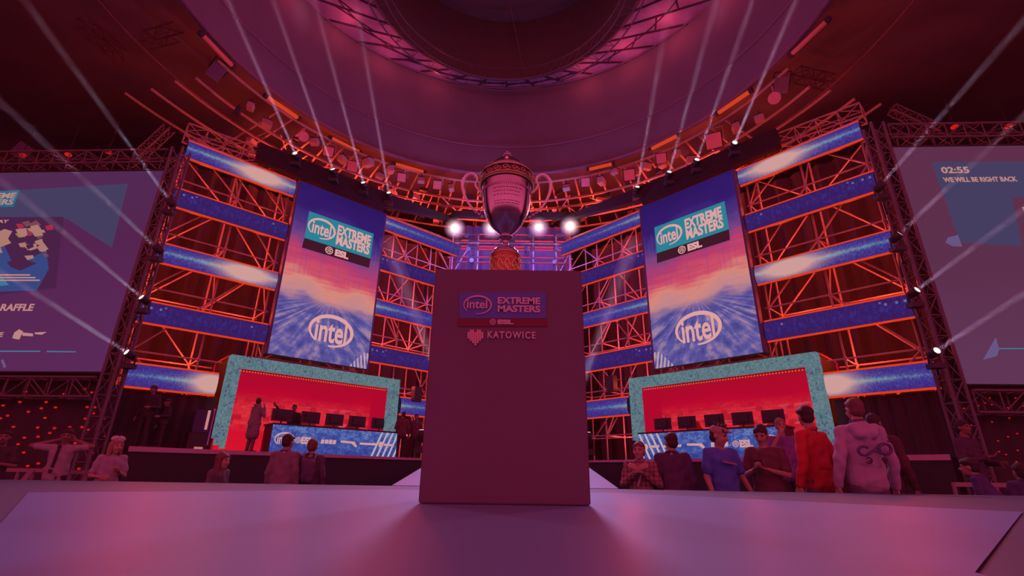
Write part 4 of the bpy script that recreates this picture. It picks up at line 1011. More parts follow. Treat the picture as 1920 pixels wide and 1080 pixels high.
plw(mb, sw, 868, 923, 554, 589); plw(mb, T_INTEL, 875, 914, 562, 578); plw(mb, T_EXT, 933, 1013, 558, 569.5); plw(mb, T_MAS, 933, 1013, 573, 585)
part('logo_lettering', mb, M_PRINT, t)
mb = MB(); plw(mb, T_ESL, 933, 963, 599.5, 608); plw(mb, esl_disc(.1), 918, 930, 598, 609); part('logo_lettering', mb, M_PRINT, t)
mb = MB(); plw(mb, text_mb('KATOWICE', .5, .012, None, .004, 1.25), 914, 1004, 622, 634); part('city_lettering', mb, M_PRINT, t)
mb = MB()
heart = ['0110110', '1111111', '1111111', '1111111', '0111110', '0011100', '0001000']
for j, row in enumerate(heart):
    for i, ch in enumerate(row):
        if ch == '1':
            x, y = 876.5 + i * 4.3, 618 + j * 4.2
            mb.hexa([pl(x, y + 4.3, .006), pl(x + 3.9, y + 4.3, .006), pl(x + 3.9, y, .006), pl(x, y, .006)], Vector((0, .003, 0)))
part('heart_mark', mb, mat('heart_pink', albedo=(.62, .40, .44), rough=.6), t)

# ------------------------------------------------------------------ trophy
TY = PY0 + PD / 2 - .06
def tz(py): return at_y(949, py, TY).z
fw = TY * cP + (tz(390) - CAMH) * sP
def kpx(py): return (TY * cP + (tz(py) - CAMH) * sP) / F
TX = at_y(949, 400, TY).x
def prof(pts): return [(hw * kpx(py), tz(py) - PT) for hw, py in pts]
trophy = thing('trophy', 'large silver trophy cup with gold bands and two curled handles on the plinth', 'trophy', (TX, TY, PT))
M_SIL = mat('silver', albedo=(.46, .40, .50), rough=.2, metal=1.0, var=.10, vscale=30)  # darkened: reflection of the dark hall is put into the colour
M_GOLD = mat('gold', albedo=(.80, .74, .30), rough=.3, metal=1.0, var=.2, vscale=60)
M_GOLDD = mat('gold_dark', albedo=(.16, .07, .07), rough=.45, metal=.7, var=.3, vscale=60)
O = (0, 0, 0)
part('bowl', MB().lathe(prof([(9, 442), (13, 438), (21, 431), (28, 424), (34, 415), (39, 404), (42.5, 392), (45, 378), (46.5, 362), (47, 350)]), O, 64), M_SIL, trophy, True)
part('rim_band', MB().lathe(prof([(47, 351), (48.5, 350), (48.5, 334), (47, 333)]), O, 64), M_GOLDD, trophy, True)
for py in (351, 347.5, 333.5):
    z = tz(py) - PT; r = 49.5 * kpx(py)
    part('gold_ring', MB().path([Vector((r * math.cos(2 * PI * i / 64), r * math.sin(2 * PI * i / 64), z)) for i in range(64)], 1.3 * kpx(py), 6, True), M_GOLD, trophy, True)
def scrolls(name, r, z0, z1, n, m, rad):
    mb = MB(); h = z1 - z0
    for k in range(n):
        a0 = 2 * PI * k / n
        for sg in (1, -1):
            pts = []
            for i in range(15):
                t_ = i / 14; th = t_ * 3.6 * PI * .5; rr = h * .40 * (1 - .78 * t_)
                x = sg * (rr * math.cos(th) + h * .1); z = z0 + h * (.5 + sg * .04) + rr * math.sin(th) * sg
                a = a0 + (x + sg * h * .30) / r
                pts.append(Vector((r * math.cos(a), r * math.sin(a), z)))
            mb.path(pts, rad, 5)
        a = a0 + PI / n
        mb.ball((r * math.cos(a), r * math.sin(a), z0 + h * .5), rad * 1.8, 6, 5)
    return part(name, mb, m, trophy, True)
scrolls('scroll_relief', 48.6 * kpx(342), tz(347) - PT, tz(334.5) - PT, 18, mat('relief_silver', albedo=(.62, .42, .42), rough=.3, metal=1.0), .9 * kpx(340))
part('lid', MB().lathe(prof([(47, 333), (46.5, 331), (44, 327), (37, 319.5), (28, 311), (19, 303.5), (10, 298.5), (4, 296.5)]), O, 64), M_SIL, trophy, True)
part('finial', MB().lathe(prof([(4, 297), (3, 295), (6.5, 293), (7, 290.5), (4, 289), (4.8, 287), (3.4, 285), (1.4, 283.6), (.3, 282.6)]), O, 24), M_SIL, trophy, True)
# beading under the rim and engraved lines
mb = MB(); r = 46.8 * kpx(366); z = tz(366) - PT
for k in range(72):
    a = 2 * PI * k / 72; mb.tube((r * math.cos(a), r * math.sin(a), z - 2.6 * kpx(366)), (r * math.cos(a), r * math.sin(a), z + 2.6 * kpx(366)), .8 * kpx(366), 5)
part('beading', mb, M_SIL, trophy, True)
R = random.Random(2)
for py, hw in ((374, 45.8), (380, 45), (386, 44), (396, 42), (400, 41)):
    mb = MB()
    r = (hw + .5) * kpx(py); z = tz(py) - PT; a = -PI / 2 - .55
    while a < -PI / 2 + .55:
        w = R.uniform(.05, .13)
        mb.path([Vector((r * math.cos(a + w * i / 4), r * math.sin(a + w * i / 4), z)) for i in range(5)], .55 * kpx(py), 4); a += w + R.uniform(.02, .05)
    part('engraved_lettering', mb, mat('engraved', albedo=(.85, .75, .8), rough=.4, metal=.6), trophy, True)
part('stem', MB().lathe(prof([(9, 443), (12.5, 442), (13, 445), (12, 448), (7, 450), (5.5, 455), (6.5, 460), (9.5, 462), (8, 464)]), O, 40), M_SIL, trophy, True)
part('foot', MB().lathe(prof([(8, 463), (13, 464.5), (16, 467), (20, 469), (24, 473), (27, 478), (28, 480)]), O, 48), M_SIL, trophy, True)
mb = MB(); py = 466.5; r = 15 * kpx(py); z = tz(py) - PT
for k in range(26): a = 2 * PI * k / 26; mb.ball((r * math.cos(a), r * math.sin(a), z), 1.5 * kpx(py), 6, 5)
part('foot_beading', mb, M_SIL, trophy, True)
part('base_drum', MB().lathe([(28.2 * kpx(480), tz(480) - PT), (28.6 * kpx(483), tz(483) - PT), (28.4 * kpx(500), .008), (29 * kpx(500), .0005)], O, 48), mat('gold_base', albedo=(.42, .16, .10), rough=.4, metal=.8, var=.3, vscale=50), trophy, True)
scrolls('base_relief', 28.6 * kpx(492), .012, tz(482) - PT, 13, M_GOLD, .95 * kpx(490))
part('base_ring', MB().path([Vector((28.6 * kpx(481) * math.cos(2 * PI * i / 48), 28.6 * kpx(481) * math.sin(2 * PI * i / 48), tz(481) - PT)) for i in range(48)], 1.1 * kpx(481), 6, True), M_GOLD, trophy, True)
HP = [(-46, 362), (-52, 357), (-58, 348), (-55, 340), (-57, 332), (-65, 327), (-75, 330), (-82, 340), (-82.5, 352), (-79, 366), (-72, 380), (-62, 393), (-51, 402), (-42, 408)]
for sg in (1, -1):
    ctl = [Vector((sg * x * kpx(y), 0, tz(y) - PT)) for x, y in HP]; pts = []
    for i in range(len(ctl) - 1):
        p0, p1, p2, p3 = ctl[max(i - 1, 0)], ctl[i], ctl[i + 1], ctl[min(i + 2, len(ctl) - 1)]
        for j in range(5):
            t_ = j / 5; pts.append(.5 * ((2 * p1) + (p2 - p0) * t_ + (2 * p0 - 5 * p1 + 4 * p2 - p3) * t_ ** 2 + (3 * p1 - p0 - 3 * p2 + p3) * t_ ** 3))
    pts.append(ctl[-1]); n = len(pts)
    rr = [(1.9 + 1.2 * math.sin(PI * min(1, i / n * 1.15))) * kpx(360) for i in range(n)]
    h = part('handle', MB().path(pts, rr, 10), mat('handle_silver', albedo=(.95, .88, .92), rough=.5, metal=.5), trophy, True)
    mb = MB()
    for k, (x, y, q) in enumerate(((-55, 400, 3.2), (-49, 404, 3.6), (-44, 409, 2.8), (-47, 399, 2.2), (-58, 396, 2.2), (-56, 345, 2.6), (-60, 335, 2.4))): mb.ball((sg * x * kpx(y), -.002, tz(y) - PT), q * kpx(y), 8, 6)
    part('handle_ornament', mb, M_SIL, h, True)

# ------------------------------------------------------------------ small things around the hall
u, z = on_wing('L', 365, 836, -.2)
t = thing('display_tower', 'dark display tower with a glowing white edge beside the left booth', 'display stand', W('L', u, -.2, PLAT), wing_rot('L'))
part('pedestal', MB().box((0, 0, .22), (.46, .42, .44)), M_DARK, t, True); part('cabinet', MB().box((.03, 0, .74), (.42, .40, .58)), mat('tower_violet', albedo=(.08, .06, .15)), t, True)
part('light_edge', MB().box((.12, -.215, .78), (.06, .02, .5)), glow('tower_glow', (200, 130, 130)), t, True); part('side_glow', MB().box((.255, -.12, .62), (.015, .1, .95)), glow('tower_pink', (150, 40, 130)), t, True)
part('base_glow', MB().box((.05, -.22, .06), (.2, .02, .05)), glow('tower_foot', (190, 110, 120)), t, True)
M_RAIL = mat('barrier_steel', albedo=(.34, .24, .30), rough=.5)
def barrier(a, b, y, label, posts):
    p, q = at_y(*a, y), at_y(*b, y)
    t = thing('crowd_barrier', label, 'barrier', Vector(((p.x + q.x) / 2, y, FLOOR)))
    mb = MB(); mb.box((p + q) / 2, ((q - p).length, .05, .055)); part('top_rail', mb, M_RAIL, t)
    for k in range(posts + 1):
        x = p.lerp(q, k / posts); part('post', MB().tube((x.x, y, FLOOR), (x.x, y, x.z), .022, 8), M_RAIL, t)
        part('foot', MB().box((x.x, y, FLOOR + .02), (.06, .5, .04)), M_RAIL, t)
    part('lower_rail', MB().tube((p.x, y, FLOOR + .15), (q.x, y, FLOOR + .15), .02, 6), M_RAIL, t)
barrier((8, 881), (92, 882), 8.2, 'pale barrier rail at the far left behind the man with raised arms', 3)
barrier((133, 885), (192, 886), 8.0, 'pale barrier rail between the man with raised arms and the woman in white', 2)
barrier((1787, 907), (1905, 911), 7.0, 'dim barrier rail at the far right edge of the hall', 3)
t = thing('sign_board', 'small tilted pale board leaning on the left barrier', 'board', at_y(45, 893, 7.9) * 1.0)
c = mw(t).translation; part('board_face', MB().hexa([c + Vector(p) for p in ((-.06, 0, -.1), (.03, 0, -.1), (.08, .05, .09), (-.01, .05, .09))], Vector((0, .02, 0))), M_RAIL, t)
part('leg', MB().tube((c.x, c.y + .05, FLOOR), (c.x, c.y + .05, c.z), .02, 6), M_RAIL, t)
u, z = on_wing('R', 1735, 858, EDGE_OFF)
# speakers hanging on the inner wings
for s, px, py, w in (('R', 1150, 720, 'right of the plinth'), ('L', 778, 740, 'left of the plinth')):
    u, z = on_wing(s, px, py, -.05); c = W(s, u, -.15, z)
    t = thing('hanging_speaker', 'small black loudspeaker hung on the scaffold %s' % w, 'loudspeaker', c, wing_rot(s), 'loudspeakers on the inner wings')
    part('cabinet', MB().box((0, 0, 0), (.3, .25, .55)), M_DARK, t, True); mb = MB()
    for z_, r in ((-.1, .10), (.14, .06)): mb.v += []; l = MB().lathe([(r, 0), (r * .8, .02), (.02, .0)], n=16, caps=False); mb.add([Vector((v.x, -.13 - v.z * .2, v.y + z_)) for v in l.v], l.f)
    part('driver', mb, M_BLACK, t, True); part('bracket', MB().tube((0, .1, .2), (0, .6, .2), .02, 6), M_DARK, t, True)
# ------------------------------------------------------------------ people
def remesh(mb, name, mats, voxel, parent, smooth=3, wr=0.0, seed=0, label=None):
    me = mb.mesh('tmp', []); o = bpy.data.objects.new('tmp', me); COL.objects.link(o)
    r = o.modifiers.new('r', 'REMESH'); r.mode = 'VOXEL'; r.voxel_size = voxel; r.use_smooth_shade = True
    sm = o.modifiers.new('s', 'SMOOTH'); sm.iterations = smooth; sm.factor = .5
    dg = bpy.context.evaluated_depsgraph_get(); dg.update()
    out = bpy.data.meshes.new_from_object(o.evaluated_get(dg)); bpy.data.objects.remove(o); bpy.data.meshes.remove(me)
    n = len(out.vertices); co = np.empty(n * 3, 'f'); out.vertices.foreach_get('co', co); co = co.reshape(-1, 3)
    if wr:
        no = np.empty(n * 3, 'f'); out.vertices.foreach_get('normal', no); no = no.reshape(-1, 3)
        x, y, z = co.T; s = seed * 1.7
        w = np.sin(z * 34 + 9 * np.sin(x * 7 + s) + s) + .7 * np.sin(x * 41 + z * 17 + s) * np.sin(y * 30 + z * 11) + .6 * np.sin(z * 61 + x * 22 - s)
        co = co + no * (w * wr)[:, None]; out.vertices.foreach_set('co', co.astype('f').ravel())
    out.materials.clear(); out.materials.append(mats); out.name = name
    out.polygons.foreach_set('use_smooth', [True] * len(out.polygons)); out.update()
    q = bpy.data.objects.new(name, out); COL.objects.link(q); q.parent = parent
    if label: q['label'] = label
    return q
M_SKIN = mat('skin', albedo=(.44, .26, .22), rough=.6, var=.05); M_SKIND = mat('skin_dim', albedo=(.26, .15, .14), rough=.6)  # second skin is a darker copy, shade put into its colour
M_HDARK = mat('hair_dark', albedo=(.055, .035, .035), rough=.6, vscale=40, var=.4); M_HBR = mat('hair_brown', albedo=(.16, .08, .06), rough=.55, vscale=40, var=.4); M_HBLOND = mat('hair_fair', albedo=(.30, .19, .14), rough=.6, vscale=40, var=.35)
M_EYE = mat('eye_dark', albedo=(.02, .012, .012), rough=.3); M_LIP = mat('lip', albedo=(.32, .12, .12), rough=.5)
def fingers(mb, w, d, palm_n, s, curl=.4, side=1):
    """hand at wrist w pointing along d"""
    d = d.normalized(); pn = (palm_n - d * palm_n.dot(d)).normalized(); x = d.cross(pn) * side
    c = w + d * (.045 * s)
    for k in (-1.3, -.4, .4, 1.2): mb.cap(w + d * .01 * s + x * (k * .014 * s), c + d * .035 * s + x * (k * .021 * s), .015 * s, .014 * s, 8)
    for k, L in ((-1.35, .062), (-.45, .076), (.45, .080), (1.3, .070)):
        a = c + d * (.04 * s) + x * (k * .021 * s); b = a + (d * math.cos(curl) + pn * math.sin(curl)) * (L * .55 * s) + x * (k * .003 * s); e = b + (d * math.cos(curl * 2.2) + pn * math.sin(curl * 2.2)) * (L * .5 * s)
        mb.cap(a, b, .0098 * s, .0092 * s, 8); mb.cap(b, e, .0092 * s, .008 * s, 8)
    a = w + d * (.02 * s) + x * (.03 * s); b = a + (d * .7 + x * .6 + pn * .25).normalized() * (.04 * s); e = b + (d * .9 + x * .15 + pn * .35).normalized() * (.032 * s)
    mb.cap(a, b, .0125 * s, .0108 * s, 8); mb.cap(b, e, .0108 * s, .009 * s, 8)
def person(label, pos, face, H, arms, top, legs, hair, top_style='tee', hair_style='short', skin=None, head_turn=0.0, head_pitch=0.0, lean=0.0, sit=False, girl=False, vox=.011, belly=1.0, seed=1, side_lean=0.0, hem=.86):
    """pos: feet; face: degrees, 0 looks towards the camera (-Y), 90 looks to +X; arms: ((elbow),(hand)) left (+x when facing -Y is the person's left) and right, relative to the shoulders in units of s"""
    skin = skin or M_SKIN; s = H / 1.75; hs = .60 * s + .40      # children keep bigger heads
    t = thing('person', label, 'person', pos, math.radians(face))
    hip = .93 * s; sh = 1.43 * s; hc = 1.75 * s - .115 * hs
    ln = Vector((side_lean, -lean, 0))
    def T(v):  # lean the upper body about the hips
        v = Vector(v); k = max(0, (v.z - hip) / (sh - hip)); return v + ln * (k * s * .5) - Vector((0, 0, abs(lean) * .12 * k * s))
    sw = (.165 if girl else .185) * s; hw = .105 * s; bk = belly
    hcv = T((0, -.015 * s, hc)); nk = T((0, .012 * s, sh + .05 * s))
    body = MB()
    def torso(mb, g):
        mb.cap(T((0, 0, hip)), T((0, 0, 1.08 * s)), .135 * s * g * bk, .125 * s * g * bk, 14)
        for k in (1, -1):
            mb.cap(T((k * .07 * s, 0, hip - .02 * s)), T((k * .06 * s, 0, 1.1 * s)), .105 * s * g * bk, .10 * s * g * bk, 14)
            mb.cap(T((k * .065 * s, .0, 1.1 * s)), T((k * .095 * s, 0, 1.34 * s)), .10 * s * g * bk, .088 * s * g, 14)
            mb.cap(T((k * .04 * s, .005 * s, 1.40 * s)), T((k * sw, .01 * s, sh - .02 * s)), .070 * s * g, .062 * s * g, 12)
        mb.cap(T((0, -.005 * s, 1.1 * s)), T((0, 0, 1.36 * s)), .118 * s * g, .10 * s * g, 14)
    torso(body, .92)
    body.cap(T((0, .012 * s, sh - .02 * s)), hcv + Vector((0, .02, -.06 * hs)), .058 * s, .05 * hs, 12)
    # head
    R = Matrix.Rotation(math.radians(head_turn), 3, 'Z') @ Matrix.Rotation(math.radians(head_pitch), 3, 'X')
    def Hh(x, y, z): return hcv + R @ Vector((x * hs, y * hs, z * hs))
    body.ball(Hh(0, .012, .022), Vector((.073, .092, .092)) * hs, 18, 14, R)
    body.ball(Hh(0, -.022, -.035), Vector((.058, .066, .078)) * hs, 16, 12, R)
    body.ball(Hh(0, -.05, -.088), Vector((.03, .028, .025)) * hs, 12, 8, R)
    body.cap(Hh(0, -.083, .008), Hh(0, -.104, -.028), .009 * hs, .0135 * hs, 8)
    for k in (1, -1):
        body.ball(Hh(k * .074, .015, -.012), Vector((.012, .02, .03)) * hs, 10, 8, R); body.ball(Hh(k * .032, -.066, .022), Vector((.026, .016, .012)) * hs, 10, 6, R); body.ball(Hh(k * .036, -.06, -.03), Vector((.024, .022, .022)) * hs, 10, 6, R)
    # legs
    knees = []
    for k in (1, -1):
        if sit: kn = Vector((k * .11 * s, -.42 * s, hip - .02 * s)); an = Vector((k * .12 * s, -.42 * s, hip - .45 * s))
        else: kn = Vector((k * .105 * s, -.01 * s, .5 * s)); an = Vector((k * .115 * s, .02 * s, .085 * s))
        hp = Vector((k * .09 * s, 0, hip - .03 * s)); knees.append((hp, kn, an))
        body.cap(hp, kn, .078 * s, .052 * s); body.cap(kn, an, .05 * s, .036 * s); body.cap(an + Vector((0, .03 * s, -.045 * s)), an + Vector((k * .02 * s, -.15 * s, -.055 * s)), .036 * s, .03 * s)
    pts = []
    for k, (el, hd, pn) in zip((1, -1), arms):
        S = T((k * sw, .01 * s, sh - .03 * s)); E_ = S + Vector((k * el[0], el[1], el[2])) * s; Hn = S + Vector((k * hd[0], hd[1], hd[2])) * s
        pts.append((S, E_, Hn))
        body.cap(S, E_, .050 * s, .040 * s); body.cap(E_, Hn, .040 * s, .027 * s)
        fingers(body, Hn, Hn - E_, Vector((k * pn[0], pn[1], pn[2])), .5 * s + .5, .45, k)
    b = remesh(body, 'body', skin, vox, t, 2)
    # face
    for k in (1, -1): part('eye', MB().ball(Hh(k * .031, -.0785, .006), Vector((.0105, .006, .0065)) * hs, 8, 6, R), M_EYE, t, True)
    part('mouth', MB().ball(Hh(0, -.083, -.058), Vector((.021, .007, .0055)) * hs, 10, 6, R), M_LIP, t, True)
    for k in (1, -1): part('eyebrow', MB().cap(Hh(k * .018, -.083, .026), Hh(k * .044, -.076, .027), .004 * hs, .003 * hs, 6), hair, t, True)
    # hair
    hm = MB()
    if hair_style != 'bald':
        hm.ball(Hh(0, .022, .034), Vector((.079, .094, .092)) * hs, 18, 14, R); hm.ball(Hh(0, .05, -.01), Vector((.070, .062, .075)) * hs, 16, 12, R)
        for k in range(9): hm.cap(Hh(-.05 + .0125 * k, -.045, .088 - .0012 * (k - 4) ** 2), Hh(-.055 + .0137 * k, -.074 + .0015 * abs(k - 4), .064 - .001 * (k - 4) ** 2), .016 * hs, .009 * hs, 6)
        if hair_style == 'thick':
            for k in range(14): a = k * .45; hm.ball(Hh(.055 * math.sin(a), .02 + .065 * math.cos(a), .075 - .03 * abs(math.cos(a * .5))), .034 * hs, 8, 6)
        if hair_style == 'spiky':
            for k in range(12): a = k * .55; hm.cap(Hh(.04 * math.sin(a), .01 + .05 * math.cos(a), .1), Hh(.07 * math.sin(a), .01 + .085 * math.cos(a), .145), .018 * hs, .006 * hs, 6)
        if hair_style == 'long':
            for k in range(-4, 5):
                x = k * .019; hm.cap(Hh(x * .9, .065 - abs(k) * .010, .03), T((x * 1.15 * s, .085 * s + .02 - abs(k) * .012 * s, 1.22 * s)), .034 * hs, .022 * s, 8)
            for k in (1, -1): hm.cap(Hh(k * .066, -.02, .04), T((k * .09 * s, -.02 * s, 1.30 * s)), .024 * hs, .018 * s, 8)
        remesh(hm, 'hair', hair, vox * .8, t, 2, .0016, seed)
    # clothes
    sm = MB(); torso(sm, 1.07)
    hem = max(hem, .93) if top_style == 'tucked' else hem
    sm.cap(T((0, 0, hem * s + .06 * s)), T((0, 0, 1.05 * s)), .150 * s * bk, .135 * s * bk, 14)
    for k in (1, -1): sm.cap(T((k * .075 * s, 0, hem * s + .02 * s)), T((k * .075 * s, 0, 1.05 * s)), .112 * s * bk, .108 * s * bk, 14)
    for (S, E_, Hn) in pts:
        if top_style in ('tee', 'tucked'): e2 = S.lerp(E_, .72); sm.cap(S, e2, .066 * s, .066 * s)
        else: sm.cap(S, E_, .066 * s, .058 * s); sm.cap(E_, Hn.lerp(E_, .06), .058 * s, .043 * s)
    if top_style == 'hoodie':
        sm.cap(T((-.10 * s, .07 * s, sh)), T((.10 * s, .07 * s, sh)), .06 * s); sm.cap(T((-.07 * s, .10 * s, sh - .05 * s)), T((.07 * s, .10 * s, sh - .05 * s)), .055 * s); sm.cap(T((0, .11 * s, sh - .08 * s)), T((0, .10 * s, sh - .14 * s)), .05 * s, .03 * s)
    if top_style == 'coat':
        for k in (1, -1): sm.cap(T((k * .09 * s, 0, .55 * s)), T((k * .08 * s, 0, 1.0 * s)), .15 * s, .13 * s)
        sm.path([nk + Vector((.085 * s * math.sin(a), .08 * s * math.cos(a), .03 * s)) for a in [2 * PI * i / 16 for i in range(16)]], .04 * s, 8, True)
    if top_style in ('jacket', 'collar', 'hoodie'):
        sm.path([nk + Vector((.072 * s * math.sin(a), .068 * s * math.cos(a), .012 * s * math.cos(a))) for a in [2 * PI * i / 16 for i in range(16)]], .018 * s, 8, True)
    shirt = remesh(sm, 'hooded_top' if top_style == 'hoodie' else 'jacket' if top_style == 'jacket' else 'shirt', top, vox, t, 2, .0035, seed)
    lm = MB()
    for hp, kn, an in knees:
        lm.cap(hp + Vector((0, 0, .04 * s)), kn, .098 * s, .068 * s); lm.cap(kn, an, .066 * s, .055 * s)
    lm.cap((-.05 * s, 0, hip), (.05 * s, 0, hip), .118 * s)
    remesh(lm, 'trousers', legs, vox * 1.3, t, 2, .003, seed + 3)
    for hp, kn, an in knees:
        f = MB().cap(an + Vector((0, .035 * s, -.04 * s)), an + Vector((0, -.16 * s, -.045 * s)), .045 * s, .038 * s); f.box(an + Vector((0, -.06 * s, -.078 * s)), (.085 * s, .28 * s, .014)); remesh(f, 'shoe', M_DARK, .012, t, 2)
    return t, dict(T=T, s=s, sh=sh, hip=hip, H=Hh, hs=hs, pts=pts, nk=nk, R=R, sw=sw)
DOWN = ((.06, .02, -.29), (.08, -.06, -.54), (-1, 0, 0))
DOWNB = ((.10, .05, -.28), (.13, -.02, -.53), (-1, 0, 0))
UPHEAD = ((.30, -.06, .04), (-.06, .02, .15), (0, -1, 0))
FRONT = ((.07, -.04, -.28), (-.10, -.26, -.22), (0, 0, 1))
CLASP = ((.08, -.06, -.27), (-.17, -.25, -.08), (-1, 0, .3))
BENT = ((.08, .02, -.28), (.02, -.25, -.30), (-1, 0, 0))
CHIN = ((.09, -.12, -.24), (-.08, -.20, .06), (0, 1, 0))
CROSS = ((.08, -.06, -.26), (-.20, -.19, -.22), (0, 1, 0))
def on_floor(px, py_top, y, z=FLOOR):
    p = at_y(px, py_top, y); return Vector((p.x, p.y, z)), p.z - z
def facing_cam(px): return 0
C = lambda n, *a: mat(n, albedo=a, rough=.85, var=.12, vscale=9)
def put_person(label, px, top, y, face, arms, c_top, c_leg, hair, z=FLOOR, **k):
    pos, H = on_floor(px, top, y, z); return person(label, pos, face, H, arms, c_top, c_leg, hair, **k)
M_JEAN = C('jeans', .14, .11, .17); M_BLK = C('black_cloth', .06, .04, .055); M_NAVY = C('navy_cloth', .09, .08, .15)
# left side
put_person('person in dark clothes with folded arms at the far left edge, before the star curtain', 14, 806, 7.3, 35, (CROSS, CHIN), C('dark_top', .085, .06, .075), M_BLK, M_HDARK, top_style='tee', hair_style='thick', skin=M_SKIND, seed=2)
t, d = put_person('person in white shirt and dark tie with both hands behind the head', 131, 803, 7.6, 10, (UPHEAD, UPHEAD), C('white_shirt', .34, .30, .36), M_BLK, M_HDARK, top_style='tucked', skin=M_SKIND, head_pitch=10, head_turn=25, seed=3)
s = d['s']; T = d['T']
mb = MB().hexa([T((-.022 * s, -.150 * s, 1.08 * s)), T((.022 * s, -.150 * s, 1.08 * s)), T((.016 * s, -.128 * s, 1.42 * s)), T((-.016 * s, -.128 * s, 1.42 * s))], Vector((0, .02, 0))); mb.box(T((0, -.118 * s, 1.435 * s)), (.045 * s, .035 * s, .04 * s)); part('tie', mb, M_BLK, t, True)
part('badge', MB().box(T((.0, -.160 * s, 1.02 * s)), (.05 * s, .008, .06 * s)), M_BLK, t, True)
t, d = put_person('person with long fair hair and a white bow, in a pale long shirt', 222, 822, 6.6, 55, (FRONT, BENT), C('pale_shirt', .36, .30, .40), C('pale_trousers', .2, .16, .22), M_HBLOND, hair_style='long', girl=True, seed=4, head_turn=10)
for k in (1, -1): part('bow', MB().ball(d['H'](k * .05, .0, .115), (.045, .02, .03), 10, 8, Matrix.Rotation(.4 * k, 3, 'Y')), M_PRINT, t, True)
t, d = put_person('child with long brown hair in profile at the stage edge, left', 420, 848, 5.7, 80, (DOWN, DOWN), C('brown_top', .14, .10, .12), M_JEAN, M_HBR, hair_style='long', girl=True, top_style='jacket', seed=5)
t, d = put_person('child in a grey jacket seen from behind, watching the left booth', 542, 814, 6.7, 172, (DOWN, DOWN), C('grey_jacket', .22, .16, .20), M_JEAN, M_HDARK, top_style='jacket', belly=1.12, seed=6)
t, d = put_person('child in a dark jacket with a backpack, seen from behind', 588, 823, 6.9, 190, (DOWN, DOWN), C('dark_jacket', .11, .08, .13), M_JEAN, M_HBR, top_style='jacket', seed=7)
s = d['s']; mb = MB().cap(d['T']((-.05 * s, .17 * s, 1.08 * s)), d['T']((-.05 * s, .17 * s, 1.32 * s)), .085 * s).cap(d['T']((.05 * s, .17 * s, 1.08 * s)), d['T']((.05 * s, .17 * s, 1.32 * s)), .085 * s)
remesh(mb, 'backpack', C('backpack_cloth', .13, .09, .16), .012, t, 3, .003, 3)
for k in (1, -1): part('backpack_strap', MB().path([d['T']((k * .09 * s, .16 * s, 1.36 * s)), d['T']((k * .10 * s, .05 * s, 1.50 * s)), d['T']((k * .10 * s, -.09 * s, 1.42 * s)), d['T']((k * .11 * s, -.13 * s, 1.2 * s))], .018 * s, 6), C('strap_cloth', .2, .15, .24), t, True)
# people on the back stage
u, z = on_wing('L', 467, 846, .15); P = W('L', u, .15, PLAT)
person('person in a long grey coat with a scarf standing in the left booth', P, 150, at_y(467, 746, P.y).z - PLAT, (FRONT, CHIN), C('grey_coat', .26, .15, .2), C('coat_trousers', .20, .12, .16), M_HDARK, top_style='coat', belly=1.35, seed=8, vox=.016, head_turn=30)
u, z = on_wing('L', 548, 790, .9); P = W('L', u, .9, PLAT)
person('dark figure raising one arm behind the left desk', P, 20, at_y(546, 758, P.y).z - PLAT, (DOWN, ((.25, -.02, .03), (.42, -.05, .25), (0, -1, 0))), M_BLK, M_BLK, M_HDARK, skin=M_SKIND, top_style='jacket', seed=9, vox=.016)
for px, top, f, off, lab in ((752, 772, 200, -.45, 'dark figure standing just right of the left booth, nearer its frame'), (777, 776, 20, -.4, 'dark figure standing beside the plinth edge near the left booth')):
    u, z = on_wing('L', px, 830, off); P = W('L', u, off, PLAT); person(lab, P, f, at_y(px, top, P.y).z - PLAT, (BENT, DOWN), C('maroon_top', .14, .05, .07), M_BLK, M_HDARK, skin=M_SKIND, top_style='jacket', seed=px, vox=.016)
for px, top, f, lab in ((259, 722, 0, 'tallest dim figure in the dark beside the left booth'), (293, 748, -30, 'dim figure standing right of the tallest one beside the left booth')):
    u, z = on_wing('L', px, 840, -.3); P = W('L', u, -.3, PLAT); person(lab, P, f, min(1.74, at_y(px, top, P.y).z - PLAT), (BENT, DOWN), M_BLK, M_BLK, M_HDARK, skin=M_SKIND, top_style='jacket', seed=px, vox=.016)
P = at_y(1460, 784, 8.6); P.z = FLOOR
person('person in a purple shirt facing the camera before the outer end of the right desk', P, -10, at_y(1460, 784, P.y).z - FLOOR, (BENT, CHIN), C('purple_shirt', .22, .10, .34), M_BLK, M_HBLOND, seed=13, vox=.014)
# right side
t, d = put_person('child in a checked shirt with clasped hands looking towards the camera', 1197, 828, 5.6, -20, (CLASP, CLASP), C('check_shirt', .30, .15, .17), M_BLK, M_HBR, top_style='collar', head_turn=-8, seed=14, vox=.009)
m_ = MATS['check_shirt']; nt = m_.node_tree; b_ = nt.nodes['Principled BSDF']; tc = nt.nodes.new('ShaderNodeTexCoord'); sp = nt.nodes.new('ShaderNodeSeparateXYZ'); nt.links.new(tc.outputs['Object'], sp.inputs[0])
ck = ((X(nt, sp.outputs[0]) * 22.0).frac().lt(.3) + (X(nt, sp.outputs[2]) * 22.0).frac().lt(.3)) * .5; nt.links.new(mix(nt, ck, (.32, .17, .19, 1), (.12, .05, .06, 1)), b_.inputs['Base Color'])
s = d['s']; part('strap', MB().path([d['T']((.10 * s, -.05 * s, 1.47 * s)), d['T']((.03 * s, -.16 * s, 1.28 * s)), d['T']((-.04 * s, -.17 * s, 1.1 * s))], .012, 6), C('pale_strap', .4, .36, .46), t, True)
put_person('child in a dark navy sweater with back turned, beside the checked shirt', 1256, 811, 5.55, 160, (DOWN, DOWN), C('navy_sweater', .10, .055, .115), M_BLK, M_HDARK, top_style='jacket', head_turn=25, belly=1.15, seed=15)
